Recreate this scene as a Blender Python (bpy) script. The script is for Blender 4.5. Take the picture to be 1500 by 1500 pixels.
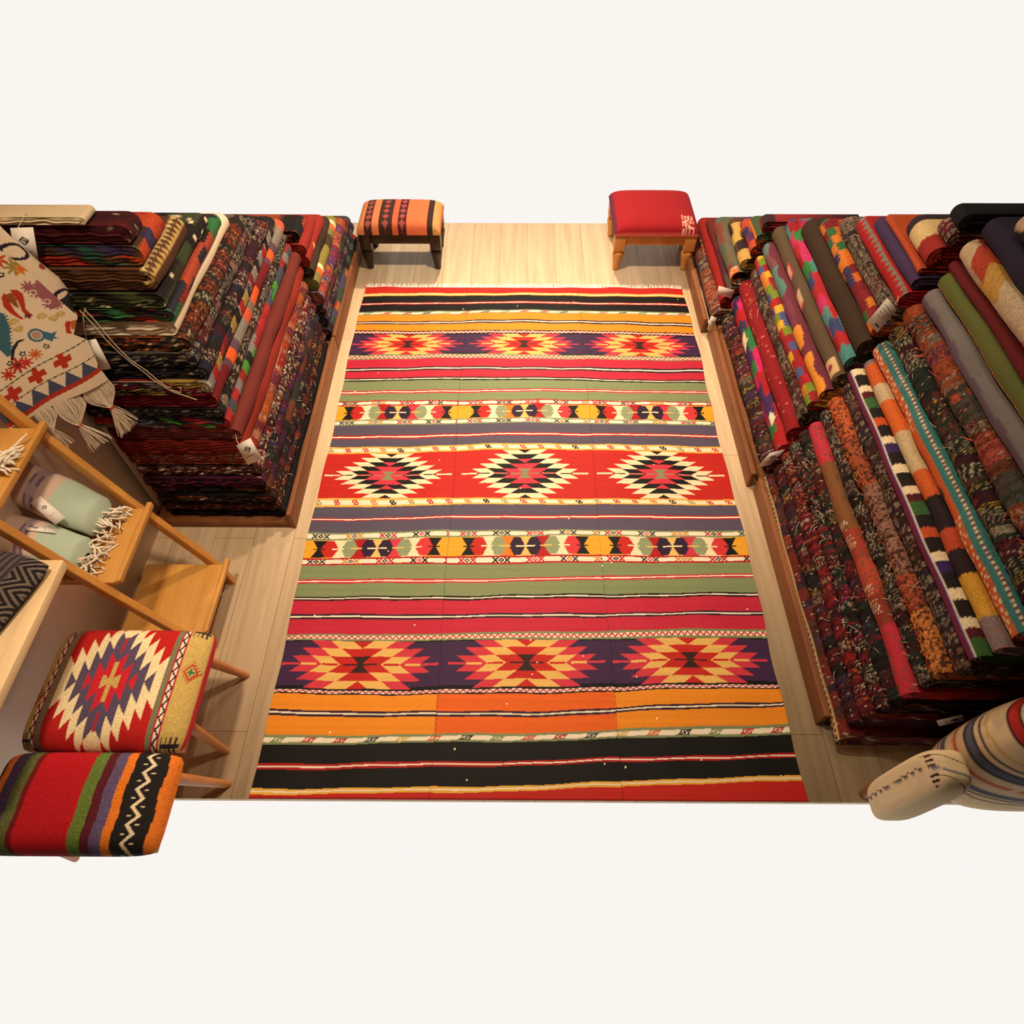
import bpy, math
import numpy as np
from math import sin, cos, pi, radians

S = bpy.context.scene
for o in list(bpy.data.objects):
    bpy.data.objects.remove(o)
COL = S.collection

# ------------------------------------------------------------------ camera, world, lights, exposure
CAMH = 2.3
cam_d = bpy.data.cameras.new('camera')
cam_d.sensor_width = 36.0
cam_d.lens = 36.0 * 970.0 / 1500.0
cam_d.clip_start = 0.02
cam = bpy.data.objects.new('camera', cam_d)
COL.objects.link(cam)
cam.location = (0, 0, CAMH)
cam.rotation_euler = (radians(90 - 53.690), 0, math.atan(9 / math.hypot(970, 1320)))
S.camera = cam

w = bpy.data.worlds.new('world')
S.world = w
w.use_nodes = True
bg = w.node_tree.nodes['Background']
bg.inputs[0].default_value = (0.956, 0.915, 0.872, 1)
bg.inputs[1].default_value = 1.0
S.view_settings.view_transform = 'Standard'
S.view_settings.look = 'None'
S.view_settings.exposure = 0.0
S.view_settings.gamma = 1.0
S.view_settings.use_curve_mapping = False


def area(name, loc, size, power, color, target=None, spread=180):
    d = bpy.data.lights.new(name, 'AREA')
    d.shape = 'DISK'
    d.size = size
    d.energy = power
    d.color = color
    d.spread = radians(spread)
    o = bpy.data.objects.new(name, d)
    COL.objects.link(o)
    o.location = loc
    if target is not None:
        v = np.array(target, float) - np.array(loc, float)
        o.rotation_euler = (math.atan2(math.hypot(v[0], v[1]), -v[2]), 0, math.atan2(v[1], v[0]) - pi / 2)
    return o


WARM = (1.0, 0.80, 0.58)
area('ceiling_lamp', (0.05, 2.75, 2.62), 0.14, 36, WARM, (0.05, 2.75, 0), 105)
area('ceiling_lamp', (0.05, 5.0, 2.62), 0.16, 46, WARM, (0.05, 3.0, 0), 120)
area('ceiling_lamp', (0.0, 1.3, 2.62), 0.14, 12, WARM, (0.0, 1.2, 0), 110)
area('ceiling_lamp', (-0.75, 0.95, 2.62), 0.14, 11, WARM, (-1.15, 0.85, 0), 110)
area('ceiling_lamp', (1.0, 1.6, 2.62), 0.14, 2.5, WARM, (1.2, 1.5, 0), 120)

# ------------------------------------------------------------------ helpers


def lin(c):
    c = np.asarray(c, float) / 255.0
    return np.where(c <= 0.04045, c / 12.92, ((c + 0.055) / 1.055) ** 2.4)


def C(*c):
    return lin(c)


def newmat(name):
    m = bpy.data.materials.new(name)
    m.use_nodes = True
    n = m.node_tree.nodes
    return m, n, m.node_tree.links, n['Principled BSDF']


def wool_mat(name, bump=0.5, scale=260, rough=0.9, spec=0.2, var=0.25, sheen=0.0):
    m, n, l, b = newmat(name)
    at = n.new('ShaderNodeAttribute')
    at.attribute_name = 'Col'
    tc = n.new('ShaderNodeTexCoord')
    nz = n.new('ShaderNodeTexNoise')
    nz.inputs['Scale'].default_value = scale
    nz.inputs['Detail'].default_value = 3
    l.new(tc.outputs['Object'], nz.inputs['Vector'])
    mr = n.new('ShaderNodeMapRange')
    mr.inputs['From Min'].default_value = 0.3
    mr.inputs['From Max'].default_value = 0.7
    mr.inputs['To Min'].default_value = 1 - var
    mr.inputs['To Max'].default_value = 1 + var
    l.new(nz.outputs['Fac'], mr.inputs['Value'])
    mx = n.new('ShaderNodeVectorMath')
    mx.operation = 'SCALE'
    l.new(at.outputs['Color'], mx.inputs[0])
    l.new(mr.outputs['Result'], mx.inputs['Scale'])
    l.new(mx.outputs['Vector'], b.inputs['Base Color'])
    bp = n.new('ShaderNodeBump')
    bp.inputs['Strength'].default_value = bump
    bp.inputs['Distance'].default_value = 0.002
    l.new(nz.outputs['Fac'], bp.inputs['Height'])
    l.new(bp.outputs['Normal'], b.inputs['Normal'])
    b.inputs['Roughness'].default_value = rough
    b.inputs['Specular IOR Level'].default_value = spec
    if sheen:
        b.inputs['Sheen Weight'].default_value = sheen
    return m


def flat_mat(name, col, rough=0.7, spec=0.3, noise=0.08, scale=60, bump=0.1):
    m, n, l, b = newmat(name)
    tc = n.new('ShaderNodeTexCoord')
    nz = n.new('ShaderNodeTexNoise')
    nz.inputs['Scale'].default_value = scale
    nz.inputs['Detail'].default_value = 4
    l.new(tc.outputs['Object'], nz.inputs['Vector'])
    rp = n.new('ShaderNodeValToRGB')
    rp.color_ramp.elements[0].position = 0.3
    rp.color_ramp.elements[1].position = 0.7
    c = lin(col)
    rp.color_ramp.elements[0].color = (*(c * (1 - noise)), 1)
    rp.color_ramp.elements[1].color = (*np.minimum(c * (1 + noise), 1), 1)
    l.new(nz.outputs['Fac'], rp.inputs['Fac'])
    l.new(rp.outputs['Color'], b.inputs['Base Color'])
    bp = n.new('ShaderNodeBump')
    bp.inputs['Strength'].default_value = bump
    bp.inputs['Distance'].default_value = 0.001
    l.new(nz.outputs['Fac'], bp.inputs['Height'])
    l.new(bp.outputs['Normal'], b.inputs['Normal'])
    b.inputs['Roughness'].default_value = rough
    b.inputs['Specular IOR Level'].default_value = spec
    return m


def wood_mat(name, c0, c1, axis='Y', rough=0.45, scale=14, spec=0.4):
    m, n, l, b = newmat(name)
    tc = n.new('ShaderNodeTexCoord')
    mp = n.new('ShaderNodeMapping')
    sc = {'X': (0.08, 1, 1), 'Y': (1, 0.08, 1), 'Z': (1, 1, 0.08)}[axis]
    mp.inputs['Scale'].default_value = sc
    l.new(tc.outputs['Object'], mp.inputs['Vector'])
    nz = n.new('ShaderNodeTexNoise')
    nz.inputs['Scale'].default_value = scale
    nz.inputs['Detail'].default_value = 6
    nz.inputs['Distortion'].default_value = 0.6
    l.new(mp.outputs['Vector'], nz.inputs['Vector'])
    n2 = n.new('ShaderNodeTexNoise')
    n2.inputs['Scale'].default_value = scale * 14
    n2.inputs['Detail'].default_value = 2
    l.new(mp.outputs['Vector'], n2.inputs['Vector'])
    ad = n.new('ShaderNodeMath')
    ad.operation = 'MULTIPLY_ADD'
    ad.inputs[1].default_value = 0.3
    l.new(n2.outputs['Fac'], ad.inputs[0])
    l.new(nz.outputs['Fac'], ad.inputs[2])
    rp = n.new('ShaderNodeValToRGB')
    rp.color_ramp.elements[0].position = 0.45
    rp.color_ramp.elements[1].position = 0.85
    rp.color_ramp.elements[0].color = (*lin(c0), 1)
    rp.color_ramp.elements[1].color = (*lin(c1), 1)
    l.new(ad.outputs[0], rp.inputs['Fac'])
    l.new(rp.outputs['Color'], b.inputs['Base Color'])
    b.inputs['Roughness'].default_value = rough
    b.inputs['Specular IOR Level'].default_value = spec
    return m


def floor_mat():
    m, n, l, b = newmat('pale_oak_planks')
    tc = n.new('ShaderNodeTexCoord')
    mp = n.new('ShaderNodeMapping')
    mp.inputs['Rotation'].default_value = (0, 0, radians(90))
    mp.inputs['Location'].default_value = (0.268, 0.092, 0)
    l.new(tc.outputs['Object'], mp.inputs['Vector'])
    br = n.new('ShaderNodeTexBrick')
    br.offset = 0.37
    br.offset_frequency = 2
    br.inputs['Scale'].default_value = 1.0
    br.inputs['Mortar Size'].default_value = 0.0012
    br.inputs['Mortar Smooth'].default_value = 0.3
    br.inputs['Brick Width'].default_value = 1.28
    br.inputs['Row Height'].default_value = 0.166
    br.inputs['Color1'].default_value = (*C(226, 200, 164), 1)
    br.inputs['Color2'].default_value = (*C(216, 188, 152), 1)
    br.inputs['Mortar'].default_value = (*C(150, 116, 80), 1)
    l.new(mp.outputs['Vector'], br.inputs['Vector'])
    m2 = n.new('ShaderNodeMapping')
    m2.inputs['Scale'].default_value = (1, 0.06, 1)
    l.new(tc.outputs['Object'], m2.inputs['Vector'])
    nz = n.new('ShaderNodeTexNoise')
    nz.inputs['Scale'].default_value = 22
    nz.inputs['Detail'].default_value = 7
    nz.inputs['Distortion'].default_value = 1.2
    l.new(m2.outputs['Vector'], nz.inputs['Vector'])
    rp = n.new('ShaderNodeValToRGB')
    rp.color_ramp.elements[0].position = 0.3
    rp.color_ramp.elements[1].position = 0.7
    rp.color_ramp.elements[0].color = (0.80, 0.77, 0.72, 1)
    rp.color_ramp.elements[1].color = (1.08, 1.08, 1.08, 1)
    l.new(nz.outputs['Fac'], rp.inputs['Fac'])
    mx = n.new('ShaderNodeMix')
    mx.data_type = 'RGBA'
    mx.blend_type = 'MULTIPLY'
    mx.inputs[0].default_value = 1
    l.new(br.outputs['Color'], mx.inputs[6])
    l.new(rp.outputs['Color'], mx.inputs[7])
    l.new(mx.outputs[2], b.inputs['Base Color'])
    b.inputs['Roughness'].default_value = 0.5
    b.inputs['Specular IOR Level'].default_value = 0.3
    return m


WOOL = wool_mat('woven_wool')
FUZZ = wool_mat('rough_wool', bump=0.9, scale=150, var=0.45)
FELT = wool_mat('soft_felt', bump=0.3, scale=420, var=0.12)
RUGM = wool_mat('flatweave_rug', bump=0.25, scale=330, var=0.08, rough=0.62, spec=0.14)
TOWEL = wool_mat('cotton_towel', bump=0.3, scale=500, var=0.06)
EMBR = wool_mat('embroidered_cotton', bump=0.25, scale=600, var=0.06)
YARN = flat_mat('cotton_yarn', (228, 210, 182), 0.9, 0.1, 0.12, 300, 0.4)
PAPER = flat_mat('paper_card', (236, 226, 212), 0.7, 0.2, 0.02)
INK = flat_mat('black_ink', (24, 20, 20), 0.7, 0.2, 0.02)
STRING = flat_mat('tag_string', (196, 176, 148), 0.9, 0.1, 0.1)
WALLM = flat_mat('plaster_wall', (244, 224, 204), 0.9, 0.15, 0.03, 9, 0.1)
PLAIN = flat_mat('low_bounce_paint', (74, 60, 50), 0.9, 0.1, 0.02, 8, 0.05)  # kept dark so the unseen ceiling and walls bounce little light
BOARD = wood_mat('brown_board', (112, 64, 34), (150, 92, 52), 'Y', 0.5)
LADW = wood_mat('honey_ash_wood', (190, 132, 60), (220, 162, 84), 'Y', 0.42, 10)
LADZ = wood_mat('honey_ash_rail', (184, 122, 52), (212, 150, 72), 'Z', 0.42, 10)
OAK = wood_mat('pale_oak_veneer', (214, 178, 128), (236, 204, 156), 'Y', 0.5, 26)
LEGW = wood_mat('beech_leg', (182, 112, 62), (204, 134, 80), 'Z', 0.45, 12)
DARKW = wood_mat('dark_turned_wood', (26, 17, 12), (44, 30, 20), 'Z', 0.3, 10, 0.5)
TANW = wood_mat('tan_turned_wood', (190, 126, 60), (214, 150, 80), 'Z', 0.4, 10)


class Acc:
    """collects points, quads and point colours and links them as one mesh"""

    def __init__(self):
        self.v, self.f, self.c, self.n = [], [], [], 0

    def add(self, V, F, c):
        V = np.asarray(V, float).reshape(-1, 3)
        F = np.asarray(F, int).reshape(-1, 4)
        c = np.asarray(c, float)
        if c.ndim == 1:
            c = np.tile(c, (len(V), 1))
        self.v.append(V)
        self.f.append(F + self.n)
        self.c.append(c.reshape(-1, 3))
        self.n += len(V)

    def grid(self, P, c, closed=False, flip=False):
        a, b = P.shape[:2]
        i = np.arange(a if closed else a - 1)
        j = np.arange(b - 1)
        I, J = np.meshgrid(i, j, indexing='ij')
        I2 = (I + 1) % a
        F = np.stack([I * b + J, I2 * b + J, I2 * b + J + 1, I * b + J + 1], -1).reshape(-1, 4)
        if flip:
            F = F[:, ::-1]
        c = np.asarray(c, float)
        if c.ndim == 3:
            c = c.reshape(-1, 3)
        self.add(P.reshape(-1, 3), F, c)

    def box(self, x0, x1, y0, y1, z0, z1, c=(0.5, 0.5, 0.5)):
        V = [(x, y, z) for x in (x0, x1) for y in (y0, y1) for z in (z0, z1)]
        F = [(0, 1, 3, 2), (4, 6, 7, 5), (0, 4, 5, 1), (2, 3, 7, 6), (0, 2, 6, 4), (1, 5, 7, 3)]
        self.add(V, F, c)

    def tube(self, pts, r, c=(0.5, 0.5, 0.5), n=6, cap=True):
        pts = np.asarray(pts, float)
        r = np.broadcast_to(np.asarray(r, float), (len(pts),))
        t = np.gradient(pts, axis=0)
        t /= np.linalg.norm(t, axis=1)[:, None] + 1e-9
        up = np.array([0, 0, 1.0])
        if abs(t[0] @ up) > 0.9:
            up = np.array([1.0, 0, 0])
        a = np.cross(t, up)
        a /= np.linalg.norm(a, axis=1)[:, None] + 1e-9
        b = np.cross(t, a)
        th = np.arange(n) * 2 * pi / n
        P = pts[None] + r[None, :, None] * (np.cos(th)[:, None, None] * a[None] + np.sin(th)[:, None, None] * b[None])
        self.grid(P, c, closed=True)
        if cap and n % 2 == 0:
            for k in (0, -1):
                ring = P[:, k]
                F = [(i, i + 1, n - 2 - i, n - 1 - i) for i in range(n // 2 - 1)]
                self.add(ring, F, c)

    def lathe(self, prof, n=20, c=(0.5, 0.5, 0.5)):
        th = np.arange(n) * 2 * pi / n
        prof = np.asarray(prof, float)
        P = np.zeros((n, len(prof), 3))
        P[..., 0] = np.cos(th)[:, None] * prof[None, :, 0]
        P[..., 1] = np.sin(th)[:, None] * prof[None, :, 0]
        P[..., 2] = prof[None, :, 1]
        self.grid(P, c, closed=True)

    def build(self, name, mat, parent=None, origin=(0, 0, 0), smooth=True, bevel=0, kind=None, fix=True):
        V = np.concatenate(self.v) - np.asarray(origin, float)
        F = np.concatenate(self.f)
        me = bpy.data.meshes.new(name)
        me.vertices.add(len(V))
        me.vertices.foreach_set('co', V.astype(np.float32).ravel())
        me.loops.add(F.size)
        me.loops.foreach_set('vertex_index', F.astype(np.int32).ravel())
        me.polygons.add(len(F))
        me.polygons.foreach_set('loop_start', np.arange(len(F), dtype=np.int32) * 4)
        if smooth:
            me.polygons.foreach_set('use_smooth', np.ones(len(F), bool))
        me.update(calc_edges=True)
        me.validate()
        if mat in (WOOL, FUZZ, FELT, RUGM, TOWEL, EMBR):
            ca = me.color_attributes.new('Col', 'FLOAT_COLOR', 'POINT')
            cc = np.concatenate(self.c)
            cc = np.concatenate([np.clip(cc, 0, 1), np.ones((len(cc), 1))], 1).astype(np.float32)
            ca.data.foreach_set('color', cc.ravel())
        me.materials.append(mat)
        if fix:
            import bmesh
            bm = bmesh.new()
            bm.from_mesh(me)
            bmesh.ops.recalc_face_normals(bm, faces=bm.faces)
            bm.to_mesh(me)
            bm.free()
        o = bpy.data.objects.new(name, me)
        COL.objects.link(o)
        if parent is not None:
            o.parent = parent
            po = np.array(parent.get('_org', (0, 0, 0)), float)
            o.location = tuple(np.asarray(origin, float) - po)
        else:
            o.location = origin
        if bevel:
            md = o.modifiers.new('bevel', 'BEVEL')
            md.width = bevel
            md.segments = 3
            md.limit_method = 'ANGLE'
        if kind:
            o['kind'] = kind
        return o


def tag(o, label, cat, group=None):
    o['label'] = label
    o['category'] = cat
    if group:
        o['group'] = group
    return o


def thing(name, label, cat, loc, group=None):
    o = bpy.data.objects.new(name, None)
    o.empty_display_size = 0.05
    COL.objects.link(o)
    o.location = loc
    o['_org'] = list(loc)
    return tag(o, label, cat, group)


def struct(name, acc, mat, origin=(0, 0, 0), smooth=False, bevel=0):
    o = acc.build(name, mat, None, origin, smooth, bevel)
    o['kind'] = 'structure'
    return o


# ------------------------------------------------------------------ structure
a = Acc(); a.box(-3.2, 3.2, 0.522, 3.965, -0.03, 0.0); a.box(-7, 7, -5, -0.13, -0.03, 0.0); struct('floor', a, floor_mat())
a = Acc(); a.box(-1.56, -1.5, 0.50, 1.66, 0, 2.75); a.box(-1.56, -1.5, 1.66, 1.95, 0, 1.1); struct('wall_left', a, WALLM)
a = Acc(); a.box(-7, 7, -5, 10, 2.75, 2.8); struct('ceiling', a, PLAIN)  # out of view, made very wide and dark to cut the world light
a = Acc(); a.box(-7, 7, -5.05, -5, 0, 2.8); struct('wall_back', a, PLAIN)  # unseen behind the camera, put up to block world light
a = Acc(); a.box(3.2, 3.25, -5, 3.0, 0, 2.75); struct('added_wall_right', a, PLAIN)  # unseen outer wall, added to hold back ambient world light
a = Acc(); a.box(-3.25, -3.2, -5, 3.0, 0, 2.75); struct('added_wall_left', a, PLAIN)  # unseen extra wall beyond the left wall, added to block world light

# ------------------------------------------------------------------ woven pattern tools


def frac(x):
    return x - np.floor(x)


def tri(x):
    return np.abs(frac(x) - 0.5) * 2


def hsh(i, j, s):
    v = np.sin(i * 127.1 + j * 311.7 + s * 74.7) * 43758.5453
    return frac(v)


def paint(col, mask, c):
    col[mask] = c


def inpoly(U, V, pts):
    m = np.zeros(U.shape, bool)
    n = len(pts)
    for i in range(n):
        x0, y0 = pts[i]
        x1, y1 = pts[(i + 1) % n]
        if y0 == y1:
            continue
        cnd = ((y0 > V) != (y1 > V)) & (U < (x1 - x0) * (V - y0) / (y1 - y0) + x0)
        m ^= cnd
    return m


DK = [C(44, 20, 18), C(60, 24, 20), C(34, 24, 22), C(74, 22, 22), C(30, 32, 26), C(38, 30, 44), C(52, 34, 22)]
MAR = [C(96, 26, 26), C(120, 34, 30), C(78, 22, 26), C(60, 20, 24)]
WH = [C(196, 176, 148), C(168, 150, 124)]
BR = [C(150, 44, 34), C(120, 40, 36), C(140, 36, 40), C(176, 58, 34), C(196, 92, 40), C(60, 84, 66), C(66, 66, 104), C(158, 40, 64), C(190, 150, 70)]


def emb(seed, grounds=None, accs=None, dens=0.8, wmin=0.012, wmax=0.05, types=None):
    grounds = grounds or DK
    accs = accs or [WH[1]] + BR
    rs = np.random.RandomState(seed)
    ws = rs.uniform(wmin, wmax, 150)
    edges = np.concatenate([[0], np.cumsum(ws)])
    G = np.array([grounds[k] for k in rs.randint(0, len(grounds), 151)])
    A = np.array([accs[k] for k in rs.randint(0, len(accs), 151)])
    B = np.array([accs[k] for k in rs.randint(0, len(accs), 151)])
    types = types or [0, 1, 2, 3, 4, 5, 6, 5, 1]
    T = np.array([types[k] for k in rs.randint(0, len(types), 151)])
    T[rs.rand(151) > dens] = 0
    SC = rs.uniform(0.008, 0.018, 151)

    def f(U, V):
        V = V + 1.0 + 0.003 * np.sin(U * 90 + seed)
        k = np.clip(np.searchsorted(edges, V) - 1, 0, 149)
        pv = (V - edges[k]) / ws[k]
        pu = U / SC[k] + seed
        col = G[k].copy()
        AA = A[k] * 0.58 + G[k] * 0.42
        t = T[k]
        hcell = hsh(np.floor(U / 0.004), np.floor(V / 0.004), seed)
        m1 = (t == 1) & (frac((V - edges[k]) / 0.0075) < 0.4) & (hsh(np.floor(U / 0.006), k, seed) > 0.25)
        m2 = (t == 2) & (frac(pu * 2) < 0.5) & (np.abs(pv - 0.5) < 0.22)
        m3 = (t == 3) & (np.abs(pv - 0.15 - 0.7 * tri(pu)) < 0.16)
        dd = np.abs(frac(pu) - 0.5) * 2 + np.abs(pv - 0.5) * 2
        m4 = (t == 4) & (dd < 0.9) & (dd > 0.45)
        m4b = (t == 4) & (dd < 0.25)
        m5 = (t == 5) & (hcell > 0.84)
        m6 = (t == 6) & (frac(pu + pv * 1.0) < 0.4) & (hcell > 0.2)
        mm_ = m1 | m2 | m3 | m4 | m5 | m6
        col[mm_] = AA[mm_]
        col[m4b] = B[k][m4b]
        col[(t == 5) & (hcell < 0.08)] = B[k][(t == 5) & (hcell < 0.08)]
        h2 = hsh(np.floor(U / 0.004), np.floor(V / 0.005), seed + 7)
        h3 = hsh(np.floor(U / 0.007), np.floor(V / 0.003), seed + 9)
        col[h3 > 0.985] = WH[0]
        return col * (0.50 + 0.35 * h2)[..., None]
    return f


def patch(seed, pal, bw=0.05, bh=0.045, tooth=0.012, tw=0.014, line=None, slant=0.0):
    pal = np.array(pal)

    def f(U, V):
        Vt = V + tooth * (tri(U / tw) - 0.5) + slant * U
        r = np.floor(Vt / bh)
        off = hsh(r, 3, seed) * bw
        Us = U + off + 0.008 * (tri(V / 0.02) - 0.5)
        cidx = np.floor(Us / bw)
        h = hsh(r, cidx, seed)
        col = pal[np.clip((h * len(pal)).astype(int), 0, len(pal) - 1)].copy()
        if line is not None:
            m = (frac(Vt / bh) < 0.07) & (hsh(r, cidx, seed + 2) > 0.4)
            col[m] = line
        h2 = hsh(np.floor(U / 0.004), np.floor(V / 0.004), seed + 5)
        return col * (0.70 + 0.24 * h2)[..., None]
    return f


def plain(c, var=0.2, seed=0):
    c = np.array(c)

    def f(U, V):
        h = hsh(np.floor(U / 0.004), np.floor(V / 0.004), seed)
        g = 0.5 + 0.5 * np.sin(V * 23 + seed) * np.sin(U * 31 + V * 9 + seed)
        return np.broadcast_to(c, U.shape + (3,)) * (0.84 - var / 2 + var * (0.5 * h + 0.5 * g))[..., None] if c.max() < 0.5 else np.broadcast_to(c, U.shape + (3,)) * (1 - var / 2 + var * (0.5 * h + 0.5 * g))[..., None]
    return f


def bands(seq, rep=True):
    L = np.array([s[0] for s in seq])
    E = np.concatenate([[0], np.cumsum(L)])
    Cc = np.array([s[1] for s in seq])

    def f(U, V):
        v = V + 0.004 * (tri(U / 0.012) - 0.5)
        v = np.mod(v, E[-1]) if rep else np.clip(v, 0, E[-1] - 1e-6)
        k = np.clip(np.searchsorted(E, v, side='right') - 1, 0, len(L) - 1)
        h = hsh(np.floor(U / 0.004), np.floor(V / 0.004), 3)
        return Cc[k] * (0.9 + 0.2 * h)[..., None]
    return f


def over(base, *fs):
    def f(U, V):
        col = base(U, V)
        for g in fs:
            g(U, V, col)
        return col
    return f


def ustripe(u0, u1, c, wob=0.0):
    def g(U, V, col):
        ww = wob * np.sin(V * 40)
        col[(U > u0 + ww) & (U < u1 + ww)] = c
    return g


def udots(u0, u1, p, c, c2=None):
    def g(U, V, col):
        m = (U > u0) & (U < u1)
        col[m & (frac(V / p) < 0.5)] = c
        if c2 is not None:
            col[m & (frac(V / p) >= 0.5)] = c2
    return g


def uzig(u0, u1, p, c, th=0.25):
    def g(U, V, col):
        q = (U - u0) / (u1 - u0)
        col[(q > 0) & (q < 1) & (np.abs(q - tri(V / p)) < th)] = c
    return g


def uteeth(u0, u1, p, c):
    def g(U, V, col):
        q = (U - u0) / (u1 - u0)
        col[(q > 0) & (q < tri(V / p))] = c
    return g


def motif(pts, c):
    def g(U, V, col):
        col[inpoly(U, V, pts)] = c
    return g


def hatch(v0, v1, u0, u1, c, s=0.012):
    def g(U, V, col):
        m = (V > v0) & (V < v1) & (U > u0) & (U < u1)
        m &= (frac(U / s + V / s * 0.6) < 0.32) & (frac(V / s / 2.2 - U / s) > 0.35)
        col[m] = c
    return g


def fleck(c, p, seed, v0=-9, v1=9, s=0.005):
    def g(U, V, col):
        h = hsh(np.floor(U / s), np.floor(V / s / 1.5), seed)
        col[(h > 1 - p) & (V > v0) & (V < v1)] = c
    return g


# ------------------------------------------------------------------ folded kilims
def kilim(name, side, xf, z0, z1, y0, y1, pat, label, group, depth=0.5, seed=0, mat=None,
          rough=0.0, tufts=0, tuftcol=None, dcap=0.02, wave=0.0026, hollow=False, lean=0.0):
    rs = np.random.RandomState(seed + 11)
    mat = mat or WOOL
    r = (z1 - z0) / 2
    zc = (z0 + z1) / 2
    org = np.array([xf + side * r, y0, z0])

    def section(ds):
        th = np.linspace(-pi / 2, pi / 2, 17)
        nx = r - r * np.cos(th) ** 0.85
        nz = r * np.sign(np.sin(th)) * np.abs(np.sin(th)) ** 0.9
        arc = r * th
        tx = r + np.array(ds)
        X = np.concatenate([tx[::-1], nx, tx])
        Z = np.concatenate([np.full(len(ds), -r), nz, np.full(len(ds), r)])
        Uu = np.concatenate([-(r * pi / 2 + np.array(ds))[::-1], arc, r * pi / 2 + np.array(ds)])
        return X, Z, Uu
    acc = Acc()
    d = [0.008, 0.02, 0.035, 0.055, 0.09, 0.16, depth - r]
    X, Z, Uu = section(d)
    ny = max(8, int((y1 - y0) / 0.0042))
    Y = np.linspace(0, y1 - y0, ny)
    ph = rs.uniform(0, 6.28, 6)
    lm = rs.uniform(0.35, 0.9, 6)
    # the ends of the fold sink a little
    dx = wave * (np.sin(Y * 2 * pi / lm[0] + ph[0]) + 0.6 * np.sin(Y * 2 * pi / lm[1] / 0.5 + ph[1]))
    dz = 0.3 * wave * np.sin(Y * 2 * pi / lm[2] + ph[2])
    rr = 1 + 0.05 * np.sin(Y * 2 * pi / (lm[3] * 0.4) + ph[3]) - 0.10 * np.exp(-Y / 0.02)
    G = np.zeros((len(X), ny, 3))
    G[..., 0] = xf + side * (X[:, None] + dx[None])
    G[..., 1] = y0 + Y[None]
    G[..., 2] = zc + Z[:, None] * np.minimum(rr, 1.02)[None] + dz[None]
    if rough:
        nx_ = rs.normal(0, 1, (len(X), ny))
        k = np.array([0.25, 0.5, 0.25])
        nx_ = np.apply_along_axis(lambda q: np.convolve(q, k, 'same'), 1, nx_)
        lump = np.sin(Y * 2 * pi / 0.045 + ph[4]) * np.sin(Y * 2 * pi / 0.11 + ph[5])
        G[..., 0] -= side * rough * (0.55 * nx_ + 1.0 * lump[None]) * (np.abs(Z[:, None]) < r * 0.98)
        G[..., 2] += rough * 0.4 * nx_ * (Z[:, None] > -r * 0.5)
    UU, VV = np.meshgrid(Uu, Y, indexing='ij')
    acc.grid(G, pat(UU, VV), closed=True)
    # near end: nested fold layers, each one ring further in
    ds = list(np.arange(0.006, depth - r, dcap)) + [depth - r]
    X, Z, Uu = section(ds)
    K = max(4, int(r / 0.006))
    rings, cols = [], []
    N = len(X)
    wob = 0.004 * np.sin(X * 40 + ph[0]) + 0.003 * np.sin(X * 97 + ph[1])
    for k_ in range(K + 1):
        f_ = 1 - k_ / K
        ink = r * (1 - f_)
        Xk = np.minimum(X + (ink if k_ < K else r * 0.98) * (Uu ** 2 < (r * pi / 2 + 0.001) ** 2) * 1.0, X.max())
        Xk = np.where(np.abs(Uu) <= r * pi / 2 + 1e-6, r - (r - X) * max(f_, 0.03), X)
        yo = (0.007 if k_ % 2 else 0.0) - 0.006 * (1 - f_) + wob * min(1, k_)
        if hollow:
            yo = yo * 0 + (0.10 if k_ > 1 else 0)
        P = np.stack([xf + side * (Xk + dx[0]), y0 + yo + 0 * X, zc + Z * max(f_, 0.03) * rr[0] + dz[0]], -1)
        rings.append(P)
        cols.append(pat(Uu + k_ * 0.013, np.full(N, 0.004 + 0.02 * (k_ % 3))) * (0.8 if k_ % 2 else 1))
    acc.grid(np.array(rings).transpose(1, 0, 2), np.array(cols).transpose(1, 0, 2), closed=True)
    back = G[:, -1]
    n = len(back)
    acc.add(back, [(i, i + 1, n - 2 - i, n - 1 - i) for i in range(n // 2)], pat(np.zeros(n), np.zeros(n)))
    o = acc.build(name, mat, None, org, fix=False)
    tag(o, label, 'folded kilim', group)
    o['_org'] = list(org)
    if tufts:
        tc = tuftcol or [C(180, 160, 132), C(120, 44, 38)]
        for ci, c in enumerate(tc):
            ta = Acc()
            for q in range(max(1, int(tufts * 0.6) // len(tc))):
                th = rs.uniform(-0.9, 1.3)
                yy = rs.uniform(0.0, y1 - y0 - 0.02)
                p0 = np.array([xf + side * (r - r * cos(th)), y0 + yy, zc + r * sin(th)])
                nr = np.array([-side * cos(th), 0, sin(th)])
                L = rs.uniform(0.010, 0.032)
                tg = rs.normal(0, 1, 3) * np.array([0.5, 1, 0.6])
                p1 = p0 + nr * L * 0.35 + tg * L * 0.3
                p2 = p0 + nr * L * 0.35 + tg * L * 0.8 + np.array([0, 0, -L * 0.4])
                ta.tube(np.array([p0 - nr * 0.002, p1, p2]), [0.0012, 0.0011, 0.0007], c, 4)
            t = ta.build('loose_yarn', FELT, o, org)
            t['kind'] = 'stuff'
            for key in ('tuft',):
                pass
    return o


ORD = ['bottom', 'second', 'third', 'fourth', 'fifth', 'sixth', 'seventh', 'eighth', 'ninth', 'tenth', 'eleventh', 'twelfth',
       'thirteenth', 'fourteenth', 'fifteenth', 'sixteenth', 'seventeenth', 'eighteenth', 'nineteenth', 'twentieth',
       'twenty-first', 'twenty-second', 'twenty-third', 'twenty-fourth']


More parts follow.
